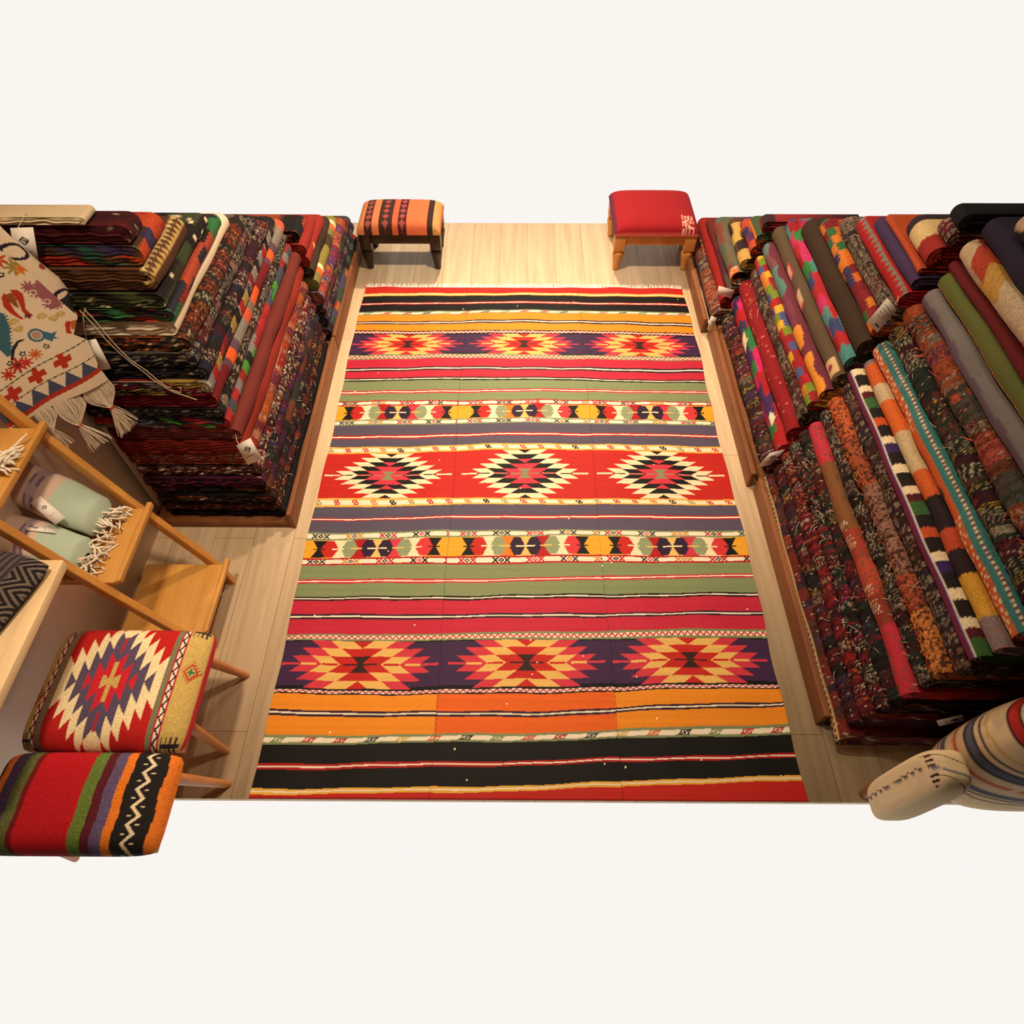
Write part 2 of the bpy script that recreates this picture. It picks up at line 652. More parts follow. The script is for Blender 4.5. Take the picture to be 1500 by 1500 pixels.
def stack(side, where, group, items, y0, ymax, xface, depth, seed, dcap=0.03):
    for k, it in enumerate(items):
        z0, z1, pat, lab = it[:4]
        kw = dict(it[4]) if len(it) > 4 else {}
        rs = np.random.RandomState(seed + k)
        yy0 = y0 + kw.pop('dy', rs.uniform(-0.008, 0.012))
        zc = (z0 + z1) / 2
        y1 = min(ymax + rs.uniform(-0.01, 0.02), 4.02 - 1.74 * z1 + rs.uniform(0, 0.03))
        y1 = max(y1, yy0 + 0.06)
        xf = xface(zc) + kw.pop('dx', rs.uniform(-0.006, 0.006))
        place = ('bottom' if k == 0 else 'topmost' if k == len(items) - 1 else ORD[k] + ' from bottom')
        label = f'{lab}, {place}, {where}'
        kilim('folded_kilim', side, xf, z0 + 0.001, z1 - 0.001, yy0, y1, pat, label, group, depth=depth,
              seed=seed + k, dcap=dcap, **kw)


R_, O_, G_, B_, P_, K_ = C(168, 34, 30), C(206, 98, 34), C(54, 112, 60), C(66, 66, 96), C(190, 40, 90), C(34, 26, 24)
CR_, YE_, GY_, TE_, BRN_, OL_ = C(222, 200, 160), C(216, 170, 60), C(128, 118, 112), C(60, 120, 116), C(96, 52, 34), C(104, 112, 60)

# --- near left stack (near face y=1.62, front face x about -0.95 .. -1.03)
LA = [
    (0.055, 0.10, plain(C(22, 18, 18)), 'plain black folded kilim', dict(dx=0.0)),
    (0.10, 0.155, emb(101, dens=0.9), 'dark maroon kilim with white stitched flecks', dict(mat=FUZZ, rough=0.002, tufts=40)),
    (0.155, 0.21, emb(102, grounds=[C(34, 26, 24), C(30, 34, 30), C(52, 22, 22)], dens=0.6), 'dark brown and green kilim with pale stitches', dict(mat=FUZZ, rough=0.002, tufts=40)),
    (0.21, 0.265, patch(103, [K_, C(40, 48, 40), C(60, 28, 56), BRN_], 0.05, 0.06), 'black, green and plum patched kilim', dict(mat=FUZZ, tufts=16)),
    (0.265, 0.32, emb(104, grounds=[C(54, 26, 60), C(78, 24, 50), K_], dens=0.8), 'purple and dark red embroidered kilim', dict(mat=FUZZ, rough=0.0015, tufts=30)),
    (0.32, 0.38, over(emb(105, grounds=[C(104, 26, 28), C(60, 22, 22)], accs=WH, dens=0.9), fleck(WH[0], 0.06, 5)), 'dark red kilim flecked with cream yarn', dict(mat=FUZZ, rough=0.002, tufts=40)),
    (0.38, 0.45, over(emb(106, grounds=[C(150, 40, 30), C(120, 30, 34), C(170, 80, 34)], accs=WH + [O_, B_], dens=0.95, wmin=0.03, wmax=0.07), udots(0.036, 0.042, 0.01, WH[0], R_)), 'red and orange kilim with white chain stitched borders', dict(mat=WOOL)),
    (0.45, 0.52, plain(C(142, 42, 28), 0.35, 2), 'solid brick red napped kilim', dict(mat=FELT, dx=0.01)),
    (0.52, 0.585, over(plain(C(112, 44, 36), 0.2, 4), ustripe(-0.028, -0.022, C(190, 150, 120), 0.001)), 'dusty red brown felt kilim with one pale piping line', dict(mat=FELT, dx=0.02)),
    (0.585, 0.64, patch(108, [C(70, 140, 54), C(170, 40, 44), GY_, K_, C(150, 38, 36), C(66, 72, 84)], 0.05, 0.05, 0.012, 0.05), 'green, red and grey block patterned kilim', dict(dx=0.0)),
    (0.64, 0.685, emb(109, grounds=[K_, C(56, 30, 26)], accs=WH, dens=0.8), 'thin dark brown kilim with fine white stripes', dict(mat=FUZZ, tufts=14)),
    (0.685, 0.75, bands([(0.16, C(110, 24, 30)), (0.03, C(90, 64, 78)), (0.055, C(216, 90, 30)), (0.05, C(90, 64, 78)), (0.12, C(126, 116, 104)), (0.06, C(196, 84, 50)), (0.05, C(110, 100, 92)), (0.09, C(210, 84, 34))]), 'burgundy kilim striped in orange and grey', dict(dx=-0.005)),
    (0.75, 0.815, patch(111, [C(120, 26, 32), K_, GY_, C(158, 34, 34), C(158, 130, 60), C(46, 40, 52)], 0.055, 0.05, 0.02, 0.04, line=CR_), 'red, black and grey kilim with white outlined blocks', dict(dx=0.0)),
    (0.815, 0.87, over(emb(112, grounds=[K_, C(34, 28, 44), C(60, 20, 34)], accs=WH + [O_], dens=0.6), ), 'black folded kilim with rows of white dashes', dict(dx=0.01, mat=FUZZ)),
    (0.87, 0.93, emb(113, grounds=[C(34, 28, 40), C(90, 22, 30), K_], accs=WH, dens=1.0, types=[1, 1, 2, 4], wmin=0.03, wmax=0.08), 'navy and crimson kilim with close white stripes', dict(mat=FUZZ, tufts=10)),
    (0.93, 0.985, emb(114, grounds=[C(70, 30, 26), C(44, 38, 26)], accs=[O_, C(190, 70, 40), WH[0]], dens=1.0), 'brown kilim dotted with orange embroidery', dict(mat=FUZZ, rough=0.0015)),
    (0.985, 1.045, plain(C(226, 204, 172), 0.08, 6), 'smooth cream kilim with layered coloured edges', dict(mat=FELT, dx=-0.02)),
    (1.045, 1.095, patch(116, [G_, C(160, 44, 34), C(44, 40, 48), C(176, 70, 44), K_], 0.06, 0.07, 0.016, 0.05), 'green and rust patched kilim', dict()),
    (1.095, 1.15, over(patch(117, [C(66, 72, 40), C(58, 50, 30), K_], 0.08, 0.09, 0.01), fleck(CR_, 0.05, 3, s=0.012)), 'olive kilim with small cream motifs', dict()),
    (1.15, 1.225, over(plain(C(92, 56, 34), 0.3, 3), uteeth(0.012, 0.035, 0.022, C(190, 154, 84)), uteeth(0.052, 0.035, 0.022, C(200, 170, 110))), 'brown kilim with a gold triangle border', dict()),
    (1.225, 1.29, patch(119, [C(186, 52, 34), C(40, 92, 68), C(66, 50, 84), C(196, 74, 34), C(90, 60, 40)], 0.05, 0.05, 0.012, 0.05), 'orange, green and purple patched kilim', dict()),
    (1.29, 1.35, emb(120, grounds=[C(92, 20, 26), C(70, 18, 24)], accs=WH + [R_], dens=0.5, wmin=0.05, wmax=0.09), 'dark crimson kilim with white embroidered ends', dict(mat=FELT)),
    (1.352, 1.378, plain(C(208, 184, 146), 0.1, 9), 'cream cotton kilim', dict(mat=FELT, dx=-0.10)),
]
stack(-1, 'near left stack', 'folded kilims of the near left stack', LA, 1.62, 2.70, lambda z: -0.945 - 0.055 * min(1, z / 0.6) - 0.03 * max(0, z - 0.9), 0.47, 1000, dcap=0.012)

# --- far left stack (near end y=2.76)
LB = [
    (0.055, 0.13, patch(201, [C(60, 70, 60), C(150, 40, 36), C(180, 110, 50), C(70, 66, 90), K_], 0.05, 0.06), 'multicoloured dark patch kilim', dict()),
    (0.13, 0.20, emb(202, grounds=[C(44, 40, 56), C(70, 40, 60)], accs=WH, dens=0.7), 'dark navy kilim with thin white zigzag', dict(mat=FUZZ, tufts=8)),
    (0.20, 0.27, emb(203, grounds=[C(60, 44, 50), C(56, 80, 60), C(90, 40, 60)], accs=BR, dens=1.0), 'purple, green and brown embroidered kilim', dict(mat=FUZZ)),
    (0.27, 0.35, emb(204, grounds=[C(140, 40, 70), C(170, 80, 40), C(88, 58, 96)], accs=[C(210, 120, 60), C(196, 60, 90), WH[0]], dens=1.0), 'pink, orange and violet striped kilim', dict(mat=FUZZ, dx=0.01)),
    (0.35, 0.42, bands([(0.06, C(120, 112, 60)), (0.04, C(206, 100, 40)), (0.03, CR_), (0.16, C(132, 120, 56)), (0.1, C(70, 52, 34))]), 'mustard olive striped kilim', dict()),
    (0.42, 0.48, plain(C(64, 46, 34), 0.3, 5), 'plain dark brown kilim', dict()),
    (0.48, 0.54, over(plain(C(156, 44, 32), 0.15, 6), motif([(0.0, 0.1), (0.02, 0.13), (-0.01, 0.14)], C(220, 160, 70))), 'red kilim with a small gold triangle', dict(mat=FELT)),
    (0.54, 0.60, plain(C(150, 42, 34), 0.15, 7), 'plain brick red folded kilim', dict(mat=FELT, dx=0.01)),
    (0.60, 0.66, patch(208, [K_, C(30, 26, 28), C(130, 110, 104), C(176, 80, 40)], 0.06, 0.08), 'black kilim with grey and orange ends', dict()),
]
stack(-1, 'far left stack', 'folded kilims of the far left stack', LB, 2.755, 3.62, lambda z: -0.94 - 0.16 * max(0, z - 0.4), 0.45, 1100)

# --- near right stack
xr = lambda z: 1.055 + 0.235 * z
RA = [
    (0.03, 0.115, over(emb(301, grounds=[C(110, 40, 28), C(80, 44, 34), C(60, 34, 44)], dens=0.7), uzig(-0.012, 0.012, 0.022, C(206, 180, 130), 0.22), ustripe(0.014, 0.018, C(190, 160, 110))), 'rust kilim with cream zigzag border', dict(dy=-0.03)),
    (0.115, 0.19, emb(302, grounds=[C(50, 30, 48), C(90, 26, 32), C(70, 24, 28), K_], dens=0.6), 'navy and dark red kilim', dict(mat=FUZZ, rough=0.0025, tufts=40)),
    (0.19, 0.255, emb(303, grounds=[C(96, 24, 32), C(60, 22, 28)], accs=[WH[0], O_, R_], dens=1.0, types=[4, 2, 3, 5]), 'maroon kilim with white netted lozenges', dict(mat=FUZZ, rough=0.003, tufts=40)),
    (0.255, 0.325, emb(304, grounds=[C(60, 26, 28), K_, C(34, 44, 36)], accs=WH + [R_, P_], dens=1.0, types=[5, 2, 5, 3]), 'black and red shaggy kilim with loose white knots', dict(mat=FUZZ, rough=0.004, tufts=150, tuftcol=[C(200, 184, 160), C(150, 40, 36)])),
    (0.325, 0.385, emb(305, grounds=[K_, C(34, 38, 30), C(70, 24, 26)], dens=0.7), 'dark tufted kilim under the rose red one', dict(mat=FUZZ, rough=0.003, tufts=90)),
    (0.385, 0.45, over(bands([(0.22, C(176, 44, 56)), (0.1, C(130, 50, 34)), (0.14, C(164, 64, 44)), (0.12, C(150, 54, 40)), (0.3, C(120, 74, 40)), (0.3, C(178, 46, 60))]), hatch(0.26, 0.36, -0.02, 0.03, WH[0]), hatch(0.50, 0.62, -0.02, 0.03, WH[0]), fleck(C(96, 70, 50), 0.10, 8)), 'rose red napped kilim with white key motifs', dict(mat=FELT, dx=-0.012, wave=0.004)),
    (0.45, 0.505, emb(306, grounds=[K_, C(44, 40, 34), C(60, 30, 28)], accs=WH, dens=0.8), 'dark tufted kilim with white thread stripes', dict(mat=FUZZ, rough=0.003, tufts=110, tuftcol=[C(190, 170, 140), C(60, 70, 50)])),
    (0.505, 0.57, over(bands([(0.2, C(184, 110, 50)), (0.12, C(150, 70, 44)), (0.35, C(132, 92, 76)), (0.22, C(150, 70, 40)), (0.25, C(180, 84, 44))]), fleck(C(70, 40, 34), 0.35, 9), ustripe(-0.022, -0.014, C(176, 50, 34), 0.002)), 'grizzled orange and grey kilim with rust tufts', dict(mat=FUZZ, rough=0.004, tufts=120, tuftcol=[C(210, 120, 50), C(196, 150, 80), C(200, 80, 44)])),
    (0.57, 0.645, over(emb(308, grounds=[C(62, 36, 30), C(54, 30, 28), C(48, 40, 44)], accs=[WH[1], C(150, 110, 90)], dens=1.0, types=[2, 4, 4, 2, 5], wmin=0.03, wmax=0.06)), 'deep brown kilim with dotted white patches', dict(mat=FUZZ, rough=0.0015, tufts=60)),
    (0.645, 0.70, over(bands([(0.05, C(56, 92, 46)), (0.03, C(80, 26, 30)), (0.03, CR_), (0.055, K_), (0.035, CR_), (0.05, K_), (0.04, C(56, 36, 84)), (0.03, CR_), (0.05, K_), (0.035, C(190, 76, 38)), (0.045, K_)]), ustripe(-0.03, 0.010, C(110, 36, 62)), ustripe(0.010, 0.014, C(70, 60, 110)), ustripe(0.014, 0.018, C(216, 196, 176))), 'black and cream block kilim with a plum selvage', dict(dx=-0.015)),
    (0.70, 0.75, bands([(0.09, C(130, 108, 106)), (0.13, C(196, 144, 50)), (0.08, C(44, 30, 32)), (0.07, C(176, 70, 40)), (0.12, C(40, 28, 30)), (0.10, C(196, 90, 38)), (0.16, C(190, 166, 124)), (0.14, C(200, 94, 38)), (0.08, C(184, 160, 122)), (0.10, C(190, 84, 38))]), 'orange, cream and charcoal zigzag block kilim', dict()),
    (0.75, 0.825, over(plain(C(196, 88, 38), 0.15, 4), hatch(-1, 0.36, -0.03, 0.010, CR_, 0.02), hatch(0.7, 2, -0.03, 0.010, CR_, 0.02), motif([(-0.02, 0.42), (0.0, 0.46), (-0.02, 0.5), (-0.03, 0.46)], C(90, 60, 50)), ustripe(0.014, 0.060, C(58, 112, 108)), udots(0.033, 0.041, 0.016, CR_, C(130, 34, 50))), 'orange kilim with teal and dotted white selvage', dict()),
    (0.825, 0.895, emb(312, grounds=[C(34, 40, 30), C(44, 30, 26), C(60, 24, 30), C(44, 52, 40)], accs=[CR_, YE_, C(150, 50, 44), WH[0]], dens=0.9, types=[1, 1, 2, 6, 5], wmin=0.02, wmax=0.06), 'dark green and brown kilim with cream and yellow stripes', dict(mat=FUZZ, rough=0.002, tufts=40)),
    (0.895, 0.975, emb(313, grounds=[C(110, 56, 38), C(90, 52, 38), C(150, 70, 34), C(78, 70, 58)], accs=[C(206, 80, 40), C(214, 84, 110), WH[0], TE_], dens=0.8, wmin=0.03, wmax=0.09), 'russet kilim with pink yarn ties', dict(mat=FUZZ, rough=0.003, tufts=70, tuftcol=[C(214, 84, 110), C(216, 96, 44)])),
    (0.975, 1.045, over(plain(C(122, 112, 108), 0.25, 3), ustripe(-0.02, 0.005, C(96, 78, 88), 0.004)), 'soft grey felt kilim with violet stripe', dict(mat=FELT)),
    (1.045, 1.105, over(plain(C(100, 102, 48), 0.15, 3), udots(-0.012, -0.006, 0.014, C(206, 110, 50)), ustripe(-0.03, -0.012, C(60, 62, 44))), 'olive green kilim with orange stitched edge', dict(mat=FELT)),
    (1.105, 1.135, plain(C(104, 26, 28), 0.1, 3), 'thin deep red kilim', dict(mat=FELT)),
    (1.135, 1.21, over(patch(317, [C(180, 66, 42), C(206, 176, 140), C(200, 150, 70), C(186, 80, 50), C(190, 160, 130)], 0.10, 0.085, 0.05, 0.09), ustripe(9, 9, K_)), 'coral, cream and ochre kilim with large angular blocks', dict()),
    (1.21, 1.28, over(plain(C(44, 34, 52), 0.12, 4), motif([(0.0, 0.05), (0.02, 0.08), (0.0, 0.09)], C(150, 150, 120)), motif([(0.0, 0.12), (0.02, 0.15), (0.0, 0.16)], C(150, 150, 120))), 'dark navy kilim with small sage triangles', dict(mat=FELT)),
    (1.28, 1.35, patch(319, [C(200, 70, 34), K_, C(214, 176, 140), C(150, 130, 90)], 0.08, 0.08, 0.04, 0.06), 'bright orange, black and cream kilim', dict()),
    (1.35, 1.41, patch(320, [C(120, 30, 34), K_, C(110, 96, 84)], 0.08, 0.08, 0.02, 0.06), 'dark red and black kilim', dict()),
]
stack(1, 'near right stack', 'folded kilims of the near right stack', RA, 0.725, 1.80, xr, 0.48, 1200)

# --- middle right stack
xb = lambda z: 1.055 + 0.215 * z
RB = [
    (0.055, 0.16, emb(401, grounds=[C(96, 30, 30), K_, C(70, 30, 50), C(50, 54, 34)], accs=WH + BR, dens=1.0), 'dark kilim speckled with white and gold stitches', dict(mat=FUZZ, rough=0.002, tufts=50)),
    (0.16, 0.26, over(patch(402, [C(176, 30, 34), C(50, 116, 64), C(52, 48, 84), C(204, 36, 100), C(70, 44, 90), C(166, 34, 36)], 0.05, 0.075, 0.03, 0.04), motif([(0.02, 0.12), (0.05, 0.16), (0.03, 0.2), (0.01, 0.17)], CR_), motif([(-0.01, 0.62), (0.03, 0.68), (0.02, 0.74), (-0.02, 0.70)], CR_)), 'vivid red, green and pink patch kilim', dict()),
    (0.26, 0.345, over(plain(C(140, 26, 30), 0.15, 2), fleck(C(200, 110, 90), 0.03, 4)), 'plain crimson kilim', dict()),
    (0.345, 0.43, emb(404, grounds=[C(64, 38, 30), C(48, 34, 26), C(80, 44, 34)], accs=[WH[0], WH[1], C(150, 60, 44)], dens=1.0, types=[1, 1, 4, 5, 1]), 'dark brown kilim with rows of white brocade', dict(mat=FUZZ, tufts=20)),
    (0.43, 0.49, patch(405, [C(176, 34, 34), C(122, 136, 40), C(214, 166, 50), C(80, 84, 130), C(206, 120, 44), C(150, 34, 40)], 0.04, 0.05, 0.006, 0.03), 'red, yellow, green and blue stepped kilim', dict(dx=-0.01)),
    (0.49, 0.56, over(bands([(0.22, C(208, 132, 44)), (0.05, C(106, 46, 60)), (0.12, C(204, 128, 44)), (0.22, C(112, 54, 70)), (0.2, C(84, 116, 104)), (0.1, C(110, 70, 70)), (0.2, C(90, 110, 100))], False), ustripe(0.03, 0.08, C(100, 42, 54), 0.01)), 'gold, plum and teal kilim', dict(mat=FELT)),
    (0.56, 0.635, over(plain(C(92, 74, 52), 0.15, 2), ustripe(-9, -8, K_), motif([(-0.02, 0.02), (0.04, 0.02), (0.04, 0.10), (-0.02, 0.10)], C(196, 160, 116)), motif([(0.0, 0.045), (0.02, 0.055), (0.01, 0.08), (-0.01, 0.06)], C(140, 44, 70)), motif([(-0.02, 0.42), (0.02, 0.45), (0.02, 0.55), (-0.02, 0.52)], P_), motif([(-0.014, 0.435), (0.016, 0.46), (0.015, 0.54), (-0.014, 0.515)], C(186, 158, 120)), motif([(-0.02, 0.62), (0.02, 0.65), (0.02, 0.74), (-0.02, 0.70)], P_), motif([(-0.014, 0.632), (0.014, 0.66), (0.014, 0.725), (-0.014, 0.695)], C(186, 158, 120)), ), 'olive brown kilim with pink outlined beige motifs', dict(mat=FELT)),
    (0.635, 0.71, patch(408, [C(176, 40, 40), C(60, 70, 110), C(150, 26, 30), C(80, 136, 132), C(196, 50, 100), C(52, 120, 60)], 0.055, 0.075, 0.03, 0.04), 'scarlet and slate kilim with pink and teal blocks', dict()),
    (0.71, 0.80, over(plain(C(60, 42, 28), 0.12, 5), udots(0.0, 0.004, 0.05, C(200, 140, 60))), 'plain dark brown kilim with ochre dashes', dict(mat=FELT)),
    (0.80, 0.86, patch(410, [C(206, 100, 34), C(130, 30, 34), C(50, 100, 56), C(60, 50, 84), C(206, 116, 40), C(120, 28, 34)], 0.035, 0.05, 0.006, 0.03), 'orange, green and maroon stepped kilim', dict()),
    (0.86, 0.925, emb(411, grounds=[C(60, 38, 30), C(50, 28, 26), C(84, 30, 30)], accs=WH, dens=1.0, types=[1, 1, 5, 1]), 'dark brown kilim with fine white ribs', dict(mat=FUZZ, tufts=20)),
    (0.925, 0.99, over(plain(C(170, 30, 32), 0.12, 5), uteeth(0.032, 0.010, 0.028, C(108, 112, 96))), 'scarlet kilim with grey sawtooth edge', dict()),
    (0.99, 1.04, plain(C(70, 50, 84), 0.12, 5), 'plain dusky purple kilim', dict(mat=FELT)),
    (1.04, 1.065, plain(C(186, 76, 36), 0.12, 5), 'thin rust orange kilim', dict()),
    (1.065, 1.145, bands([(0.07, C(150, 40, 30)), (0.08, C(206, 176, 120)), (0.08, C(50, 34, 40)), (0.07, C(214, 124, 40)), (0.09, C(60, 40, 40))]), 'orange, charcoal and cream block kilim', dict()),
    (1.145, 1.20, emb(416, grounds=[C(110, 24, 34), C(84, 22, 30)], accs=WH + [R_], dens=1.0, types=[4, 3, 2]), 'crimson kilim with white hooked motifs', dict(mat=FUZZ)),
    (1.20, 1.255, plain(C(26, 22, 24), 0.2, 5), 'plain black kilim', dict(mat=FELT)),
]
stack(1, 'middle right stack', 'folded kilims of the middle right stack', RB, 1.865, 2.85, xb, 0.48, 1300)

# --- far right stack
RC = [
    (0.04, 0.15, emb(501, grounds=[C(120, 50, 40), C(70, 50, 56), C(150, 60, 44)], accs=[WH[0], C(196, 130, 70), WH[1]], dens=1.0, types=[4, 3, 6, 5]), 'rust and cream ornate carpet edge', dict(dx=-0.015)),
    (0.15, 0.22, plain(C(150, 32, 26), 0.1, 5), 'solid scarlet kilim', dict(mat=FELT)),
    (0.22, 0.28, patch(503, [C(110, 40, 40), C(80, 70, 56), C(90, 34, 44)], 0.05, 0.12), 'dull maroon and khaki kilim', dict()),
    (0.28, 0.37, over(patch(504, [C(108, 96, 72), C(130, 60, 50), C(84, 100, 84)], 0.03, 0.09, 0.01), motif([(-0.05, -0.1), (0.06, -0.1), (0.06, 0.05), (-0.05, 0.05)], C(196, 104, 54)), fleck(CR_, 0.12, 5, -1, 0.05)), 'sage and brick rolled kilim with open end', dict(hollow=True, dx=-0.02)),
    (0.37, 0.44, patch(505, [C(70, 52, 36), C(200, 160, 80), C(90, 60, 44), C(50, 34, 34)], 0.08, 0.08), 'dark brown kilim with a straw lozenge', dict()),
    (0.44, 0.51, patch(506, [C(54, 50, 80), C(184, 72, 40), C(80, 50, 90), C(150, 44, 40)], 0.06, 0.06, 0.01), 'navy and orange patch kilim', dict()),
    (0.51, 0.57, over(plain(C(70, 84, 52), 0.1, 5), ustripe(-0.03, 0.01, C(204, 116, 44))), 'green kilim with orange border', dict()),
    (0.57, 0.63, patch(508, [C(130, 34, 50), C(60, 34, 40), C(150, 40, 44)], 0.07, 0.07), 'wine red kilim', dict()),
]
stack(1, 'far right stack', 'folded kilims of the far right stack', RC, 2.90, 3.66, lambda z: 1.03 + 0.2 * z, 0.45, 1400)

# ------------------------------------------------------------------ low platforms under the stacks
for side, x, segs, zs in ((-1, -0.922, ((1.598, 2.725), (2.735, 3.70)), 0.10), (1, 1.0, ((0.90, 1.815), (1.835, 2.87), (2.89, 3.70)), 0.10)):
    for k, (ya, yb) in enumerate(segs):
        names = {(-1, 0): 'near left stack', (-1, 1): 'far left stack', (1, 0): 'near right stack', (1, 1): 'middle right stack', (1, 2): 'far right stack'}[(side, k)]
        xe = x if side < 0 else 1.055
        t = thing('platform', f'low brown wooden platform carrying the {names} of kilims', 'platform', (xe + side * 0.25, (ya + yb) / 2, 0), 'low wooden platforms')
        p = Acc()
        if side < 0:
            p.box(xe - 0.018, xe, ya, yb, 0.0, zs)
        else:
            xa0 = 1.075 if k == 0 else (1.05 if k == 1 else 1.02)
            p.box(xa0 - 0.022, xa0, ya if k else 0.775, yb, 0.0, zs - 0.01)
        p.build('front_board', BOARD, t, ((xe), (ya + yb) / 2, 0), smooth=False, bevel=0.002)
        p = Acc()
        if side < 0:
            p.box(xe - 0.57, xe - 0.020, ya + 0.005, yb, 0.0, 0.05)
        else:
            p.box(1.08, 1.6, max(ya, 0.76), yb, 0.0, 0.028 if k == 0 else 0.05)
        p.build('deck', BOARD, t, ((xe), (ya + yb) / 2, 0), smooth=False)

# ------------------------------------------------------------------ the big rug
BANDS = [('start', 3.2854, 3.2887, 3.277), ('red', 3.2209, 3.2316, 3.2178), ('yel', 3.1989, 3.2096, 3.1958), ('blk', 3.141, 3.1539, 3.1428), ('rwr', 3.1195, 3.1324, 3.1214), ('blk', 3.0607, 3.0757, 3.0627), ('hook', 3.0328, 3.0477, 3.0326), ('org1', 2.9779, 2.9903, 2.9732), ('nwn', 2.9485, 2.9609, 2.9439), ('org1', 2.8951, 2.9028, 2.8907), ('zig1', 2.8665, 2.8742, 2.8622), ('medp', 2.6985, 2.708, 2.6928), ('zig2', 2.6615, 2.6751, 2.6621), ('pink', 2.601, 2.6123, 2.6036), ('nwn', 2.5751, 2.5864, 2.5738), ('pink', 2.5241, 2.5352, 2.523), ('bwb', 2.4989, 2.51, 2.4979), ('grn', 2.4341, 2.4488, 2.4389), ('pwp', 2.4098, 2.4262, 2.4164), ('grn', 2.358, 2.3723, 2.3609), ('xmr', 2.3234, 2.3376, 2.3318), ('hex', 2.2326, 2.25, 2.2358), ('xmg', 2.1962, 2.2139, 2.2028), ('slt', 2.1312, 2.1527, 2.1439), ('rwr2', 2.1093, 2.1306, 2.1239), ('slt', 2.062, 2.081, 2.0726), ('smot', 2.0195, 2.044, 2.0357), ('medr', 1.7537, 1.7622, 1.7603), ('smot', 1.7109, 1.7296, 1.7278), ('slt', 1.6539, 1.6722, 1.6722), ('rwr2', 1.6358, 1.6506, 1.6523), ('slt', 1.5773, 1.5935, 1.5968), ('xmg', 1.5423, 1.5615, 1.5648), ('hex', 1.4524, 1.4664, 1.4697), ('xmr', 1.4132, 1.4255, 1.4318), ('grn', 1.3484, 1.3604, 1.3754), ('pwp', 1.3296, 1.3416, 1.3579), ('grn', 1.2699, 1.2831, 1.2949), ('bwb', 1.249, 1.2621, 1.2752), ('pink', 1.1932, 1.1998, 1.2114), ('nwn', 1.1719, 1.1785, 1.1899), ('pink', 1.1076, 1.1204, 1.1333), ('zig2', 1.0809, 1.0889, 1.1), ('medp', 0.8942, 0.9032, 0.9223), ('zig1', 0.8729, 0.879, 0.9008), ('org2', 0.8117, 0.8164, 0.8459), ('nwn', 0.7912, 0.7959, 0.8252), ('org2', 0.7299, 0.7398, 0.7656), ('hook', 0.6973, 0.711, 0.7326), ('blk', 0.6326, 0.6471, 0.6719), ('rwr', 0.6152, 0.6309, 0.6555), ('blk', 0.5555, 0.5673, 0.5948), ('yel', 0.5353, 0.5505, 0.5766), ('red', 0.50, 0.50, 0.50)]
rc = dict(red=C(190, 34, 26), deep=C(172, 22, 24), yel=C(230, 172, 66), cream=C(240, 218, 176), blk=C(17, 13, 12), org=C(232, 138, 30),
          org2=C(226, 98, 26), purp=C(62, 34, 68), pink=C(190, 36, 58), grn=C(126, 136, 94), slt=C(86, 76, 94), wht=C(238, 222, 196),
          ros=C(204, 52, 66), och=C(226, 178, 96), pdk=C(44, 22, 46), olv=C(128, 134, 96), hexy=C(228, 160, 40))


